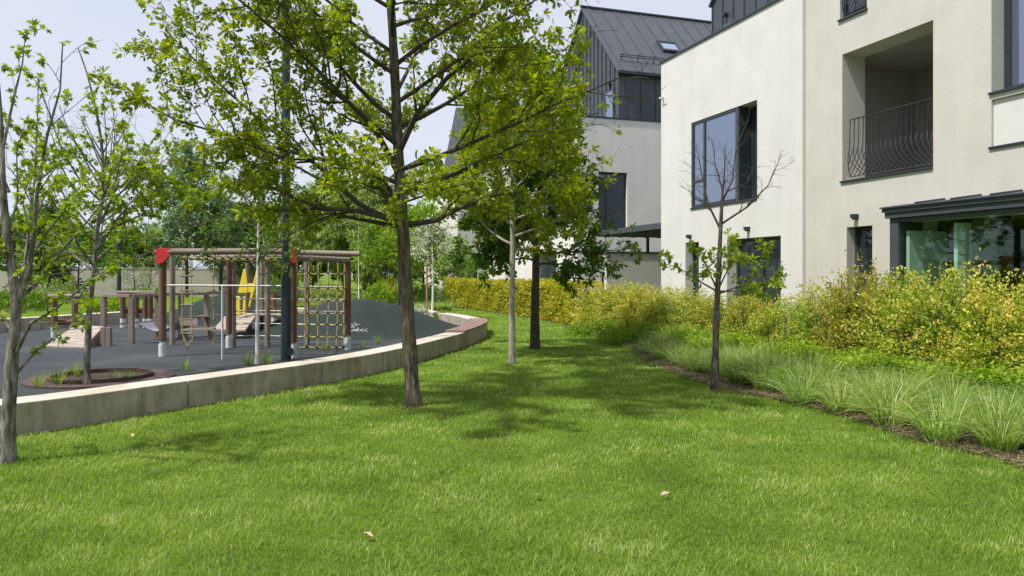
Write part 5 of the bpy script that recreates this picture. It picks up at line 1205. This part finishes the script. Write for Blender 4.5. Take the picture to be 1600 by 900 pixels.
# spreading juniper
def juniper(px, Y, rx, ry, h, seed, label):
    r = np.random.default_rng(seed); e = empty('spreading_juniper', (P(px,0,Y).x, Y, 0), 0, label, 'shrub')
    n = 230; a = r.random(n)*2*math.pi; rad = r.random(n)**0.5; L_p = []; D_p = []
    for i in range(n):
        base = np.array([math.cos(a[i])*rx*rad[i]*0.8, math.sin(a[i])*ry*rad[i]*0.8, h*0.55*(1-rad[i]**2)]); d = np.array([math.cos(a[i])*0.9, math.sin(a[i])*0.9, 0.75-0.5*rad[i]])
        pts = walk(r, base, d, 0.42, 5, 0.12, -0.5)
        for _ in range(46):
            p, dd = at_t(pts, r.random()*0.99); s_ = r.normal(0, 1, 3)*0.6; L_p.append(p+r.normal(0, 0.025, 3)); D_p.append(dd+s_)
    leaves('foliage', np.array(L_p), np.array(D_p), 0.062*(0.6+0.8*r.random(len(L_p))), 'slim', M['juniper_leaf'], None, e, tilt=0.9, r=r); return e
juniper(948, 19.3, 0.95, 0.75, 0.50, 301, 'low bright green spreading juniper at the lawn edge before the hedge end')
juniper(995, 17.0, 0.75, 0.7, 0.42, 302, 'spreading juniper touching the first ornamental grasses')

# ------------------------------------------------------------------ ornamental grasses
def tuft_mesh(seed, n, L, rad, width, lean=1.0):
    r = np.random.default_rng(seed); a = r.random(n)*2*math.pi; br = rad*0.22*np.sqrt(r.random(n)); az = a+r.normal(0, 0.5, n)
    b0 = np.stack([np.cos(a)*br, np.sin(a)*br, np.zeros(n)], 1); Ls = L*(0.55+0.5*r.random(n)); out = lean*(0.12+0.95*r.random(n)**0.8)
    K = 5; V = []; dirx, diry = np.cos(az), np.sin(az); w = width*(0.7+0.6*r.random(n)); side_ = np.stack([-np.sin(az+r.normal(0,.6,n)), np.cos(az), r.normal(0,.3,n)], 1); side_ = nrm(side_)
    for k in range(K):
        t = k/(K-1); el = 1.45-out*t*1.35; hor = Ls*t*(out*(0.35+0.55*t)); zz = Ls*t*np.cos(out*0.60*t)*(1-0.34*out*t*t)
        c = b0+np.stack([dirx*hor, diry*hor, zz], 1); ww = (w*(1-t**1.6)*0.5)[:, None]
        if k < K-1: V += [c-side_*ww, c+side_*ww]
        else: V += [c]
    V = np.stack(V, 1); nv = V.shape[1]; idx = []
    for k in range(K-2): idx += [2*k, 2*k+1, 2*k+3, 2*k+2]
    idx += [2*(K-2), 2*(K-2)+1, 2*(K-1)]
    nper = [4]*(K-2)+[3]; idx = (np.array(idx)[None]+(np.arange(n)*nv)[:, None]).ravel()
    return V.reshape(-1, 3), idx, np.tile(nper, n), np.repeat(np.clip(r.normal(0.48, 0.30, n), 0, 1), nv)
def tuft(seed, n, L, rad, width, mat='tussock_blade', name='ornamental_grass', lean=1.0):
    V, idx, nper, rn = tuft_mesh(seed, n, L, rad, width, lean); o = mesh_np(name, V, idx, nper, M[mat], rn); return o
tp = [tuft(401+i, 360, 0.66, 0.60, 0.0085, lean=1.35) for i in range(4)]; tu = [False]*4
front = [(1572,704,1.0,'grass clump in the front row at the right edge of the lawn border'), (1478,690,1.0,'second front row grass clump from the right edge'), (1398,666,1.0,'third front row grass clump from the right edge'),
         (1326,646,0.92,'fourth front row grass clump from the right, before a gap of bare mulch'), (1262,632,0.92,'fifth front row grass clump from the right edge'), (1204,612,0.95,'front row grass clump nearest the right of the bare oak'),
         (1160,600,0.9,'grass clump just right of the bare oak trunk'), (1096,582,0.85,'small grass clump just left of the bare oak trunk'), (1066,572,0.8,'grass clump second left of the bare oak trunk'), (1040,563,0.8,'grass clump third left of the bare oak trunk'), (1018,553,0.8,'leftmost grass clump of the border, beside the juniper')]
def put_tuft(i, x, y, s, lab, grp):
    k = i % 4; o = tp[k] if not tu[k] else tp[k].copy()
    if tu[k]: C.objects.link(o)
    tu[k] = True; o.location = (x, y, 0.0); o.rotation_euler = (0, 0, i*2.1); o.scale = (s, s, s*(0.92+0.16*random.random())); tag(o, lab, 'ornamental grass', grp)
for i, (px, py, s, lab) in enumerate(front): g = G(px, py); put_tuft(i, g.x-0.06, g.y+0.02, s, lab, 'ornamental grass clumps of the border')
for o in [o for o in C.objects if o.get('group') == 'ornamental grass clumps of the border']: k_ = 1.0+0.16*random.random(); o.scale = (o.scale[0]*k_, o.scale[1]*k_, o.scale[2]*(0.92+0.18*random.random())); o.rotation_euler[0] = random.uniform(-.08, .08)
cnt = 11; rr = np.random.default_rng(5)
for row in range(1, 6):
    Yk = 5.2
    while Yk < 16.5:
        xe = float(np.interp(Yk, by, bx)); off_ = 0.30+row*0.42
        lim = 2.25 if Yk < 10 else (1.9 if Yk < 13 else 1.2)
        if off_ < lim and xe+off_ < 0.70*Yk+0.8:
            put_tuft(cnt, xe+off_+rr.normal(0, .08), Yk+rr.normal(0, .1), 0.84+0.26*rr.random(), 'grey green grass clump in the dense mass behind the front row of grasses', 'ornamental grass mass behind the front row'); cnt += 1
        Yk += 0.46+0.1*rr.random()
# grass tufts inside the playground along the wall
pt = [(118,588,.55,'grass tuft left of the steel ring, at the wall'),(60,606,.5,'grass tuft behind the left edge maple'),(92,603,.6,'grass tuft left of the maple stem in the ring'),(180,598,.42,'grass tuft inside the steel ring'),(205,594,.35,'small grass tuft inside the right of the steel ring'),
      (290,578,.45,'pale thin grass tuft right of the steel ring'),(388,571,.55,'grass tuft left of the birch stem'),(418,569,.55,'grass tuft between birch stem and lamp post'),(508,548,.4,'thin grass tuft at the foot of the net'),(590,537,.42,'grass tuft before the rubber mound'),(565,543,.32,'small grass tuft near the right socket post')]
tg = tuft(450, 90, 0.66, 0.45, 0.008, 'grass_blade', 'grass_tuft'); first = True
for i, (px, py, s, lab) in enumerate(pt):
    o = tg if first else tg.copy()
    if not first: C.objects.link(o)
    first = False; g = G(px, py); o.location = g; o.rotation_euler = (0, 0, i*1.3); o.scale = (s, s, s); tag(o, lab, 'grass tuft', 'grass tufts along the low wall')
for i, px in enumerate((632, 648, 664, 680, 695)):
    o = tp[0].copy(); C.objects.link(o); o.location = (P(px,0,31).x, 31+0.3*i, 0); o.scale = (1.2,1.2,1.0); o.rotation_euler = (0,0,i)
    tag(o, 'grass clump in the far row between the low wall and the hedge', 'ornamental grass', 'far row of ornamental grasses')
# thin bare stems shrub
bs = G(1196, 560, 0); e = empty('bare_shrub', Vector((4.3, 12.2, 0)), 0, 'thin bare stems leaning left among the grasses, right of the bare oak', 'shrub'); m_ = MB(); r = np.random.default_rng(9)
for i in range(6):
    m_.tube([Vector(p) for p in walk(r, np.array([0.05*i-.1, 0, 0]), np.array([-0.7+0.22*i, r.normal(0,.2), 1.2]), 1.0, 5, 0.06, 0)], [0.009,0.008,0.006,0.005,0.004,0.002], 5)
m_.build('stems', M['bark_dark'], e)

# ------------------------------------------------------------------ stuff: ground cover, lawn blades, litter
def cover():
    r = np.random.default_rng(88); n = 85000; Y = 6+12.5*r.random(n); xe = np.interp(Y, by, bx); lo = np.where(Y < 10, 1.75, np.where(Y < 13, 1.35, 0.6)); X = xe+lo+1.5*r.random(n)
    h = 0.30+0.20*(0.5+0.5*np.sin(X*4.1+Y*1.3)*np.cos(Y*3.7-X))+0.05*r.normal(0, 1, n); h = np.clip(h, 0.03, 0.62)*r.random(n)**0.35
    pos = np.stack([X, Y, h], 1); d = r.normal(0, 1, (n, 3)); d[:, 2] = np.abs(d[:, 2])*0.5
    o = leaves('ground_cover', pos, d, 0.055*(0.6+0.8*r.random(n)), 'oval', M['cover_leaf'], 0.5+0.25*np.sin(X*5)*np.cos(Y*4)+r.normal(0, .2, n), None, tilt=0.5, r=r)
    tag(o, 'bright yellow green ground cover between the grasses and the golden shrubs', 'ground cover', None, 'stuff')
cover()
def blades():
    r = np.random.default_rng(99); Xs = []; Ys_ = []
    def dens(y): return 6500*(3.6/np.maximum(y, 3.6))**1.55
    y0 = 2.2
    while y0 < 40:
        dy = 0.25 if y0 < 12 else 0.8; yc = y0+dy/2
        xl = np.interp(yc, wy, wx)+0.02; xr = np.interp(yc, by, bx)+0.05; xl = max(xl, -0.78*yc-0.9); xr = min(xr, 0.78*yc+0.9)
        if xr > xl: n = int(dens(yc)*dy*(xr-xl)); Xs.append(xl+(xr-xl)*r.random(n)); Ys_.append(y0+dy*r.random(n))
        y0 += dy
    X = np.concatenate(Xs); Y = np.concatenate(Ys_)
    keep = (X > np.interp(Y, wy, wx)+0.0) & (X < np.interp(Y, by, bx)+0.06+0.06*r.normal(0, 1, len(X))); X = X[keep]; Y = Y[keep]
    # worn patches by the border and tree feet
    bare = np.exp(-(((X-2.3)/0.55)**2+((Y-13.2)/1.3)**2)); bare = np.maximum(bare, 0.8*np.exp(-(((X+1.18)/0.25)**2+((Y-8.85)/0.22)**2)))
    edge = np.exp(-((X-np.interp(Y, by, bx))/0.10)**2)*0.5
    k2 = r.random(len(X)) > np.maximum(bare*0.72, edge); X = X[k2]; Y = Y[k2]; bare = bare[k2]
    n = len(X); print('lawn blades', n)
    lodw = 0.0030*np.maximum(1, (Y/3.6))**0.85; pn_ = np.sin(X*2.3+1.1*np.sin(Y*1.7))*np.cos(Y*2.9+np.sin(X*3.1)); pn2 = np.sin(X*9+Y*4)*np.sin(Y*11-X*5)
    h = (0.031+0.009*pn_+0.008*pn2)*(0.55+0.8*r.random(n)); long_ = r.random(n) < 0.006; h = np.where(long_, h*2.0, h)
    az = r.random(n)*2*math.pi+0.0; ln = h*(0.35+1.15*r.random(n)); dx, dy_ = np.cos(az), np.sin(az)
    az2 = az+math.pi/2+r.normal(0, 0.5, n); sx, sy = np.cos(az2)*lodw/2, np.sin(az2)*lodw/2
    Z0 = np.zeros(n)-0.002
    b1 = np.stack([X-sx, Y-sy, Z0], 1); b2 = np.stack([X+sx, Y+sy, Z0], 1)
    mxp = X+dx*ln*0.35; myp = Y+dy_*ln*0.35; mz = h*0.6
    m1 = np.stack([mxp-sx*.8, myp-sy*.8, mz], 1); m2 = np.stack([mxp+sx*.8, myp+sy*.8, mz], 1); t_ = np.stack([X+dx*ln, Y+dy_*ln, h*0.96], 1)
    V = np.stack([b1, b2, m2, m1, t_], 1).reshape(-1, 3)
    idx = (np.array([0,1,2,3,3,2,4])[None]+(np.arange(n)*5)[:, None]).ravel(); nper = np.tile([4, 3], n)
    rn = np.clip(0.43+r.normal(0, 0.19, n)+0.07*pn_+0.06*pn2+0.45*bare+np.where(r.random(n) < 0.015, 0.4, 0), 0, 1.3)
    o = mesh_np('grass', V, idx, nper, M['grass_blade'], np.repeat(rn, 5)); tag(o, 'short green lawn grass with a few paler blades', 'grass', None, 'stuff')
blades()
# dry grass litter on the mulch edge
def litter():
    r = np.random.default_rng(111); n = 5000; Y = 4.5+12*r.random(n)**1.3; X = np.interp(Y, by, bx)+np.abs(r.normal(0, 0.28, n))-0.10; az = r.random(n)*math.pi
    L_l = 0.06+0.16*r.random(n); w = 0.0022+0.002*r.random(n); z = 0.012+0.03*r.random(n)
    d = np.stack([np.cos(az)*L_l/2, np.sin(az)*L_l/2, r.normal(0, .012, n)], 1); s_ = np.stack([-np.sin(az)*w, np.cos(az)*w, 0*w], 1); c = np.stack([X, Y, z], 1)
    V = np.stack([c-d-s_, c-d+s_, c+d+s_, c+d-s_], 1).reshape(-1, 3); idx = np.arange(4*n)
    M['straw'] = leafmat('straw', [(0, (0.10, 0.07, 0.045)), (0.5, (0.24, 0.18, 0.11)), (1, (0.48, 0.40, 0.26))], 0.2)
    o = mesh_np('straw_litter', V, idx, [4]*n, M['straw'], np.repeat(r.random(n), 4)); tag(o, 'dry straw litter lying along the edge of the grass border', 'litter', None, 'stuff')
litter()
for i, (px, py, lab) in enumerate(((573,847,'dry pale leaf on the lawn near the bottom of the picture'),(840,783,'dry brown leaf on the lawn right of centre'),(1040,781,'small pale leaf on the lawn below the bare oak'),(205,687,'pale dry leaf on the lawn near the left wall end'))):
    g = G(px, py); mb = MB(); s_ = 0.035
    pts = [(0,-1,0),(0.5,-0.4,0.15),(0.65,0.2,0.3),(0.25,0.9,0.1),(0,1.2,0),(-0.3,0.8,0.15),(-0.6,0.1,0.35),(-0.4,-0.5,0.1)]
    vs = [(x*s_, y*s_, z*s_+0.045) for x, y, z in pts]+[(0,0,0.04)]; mb.add(vs, [(j, (j+1) % 8, 8) for j in range(8)])
    o = mb.build('fallen_leaf', M['dead_leaf'], None, fixn=False); o.location = g; o.rotation_euler = (0.2, 0.1, i*1.9+1.2); tag(o, lab, 'leaf', 'fallen leaves on the lawn')
print('verts', sum(len(o.data.vertices) for o in C.objects if o.type == 'MESH'))
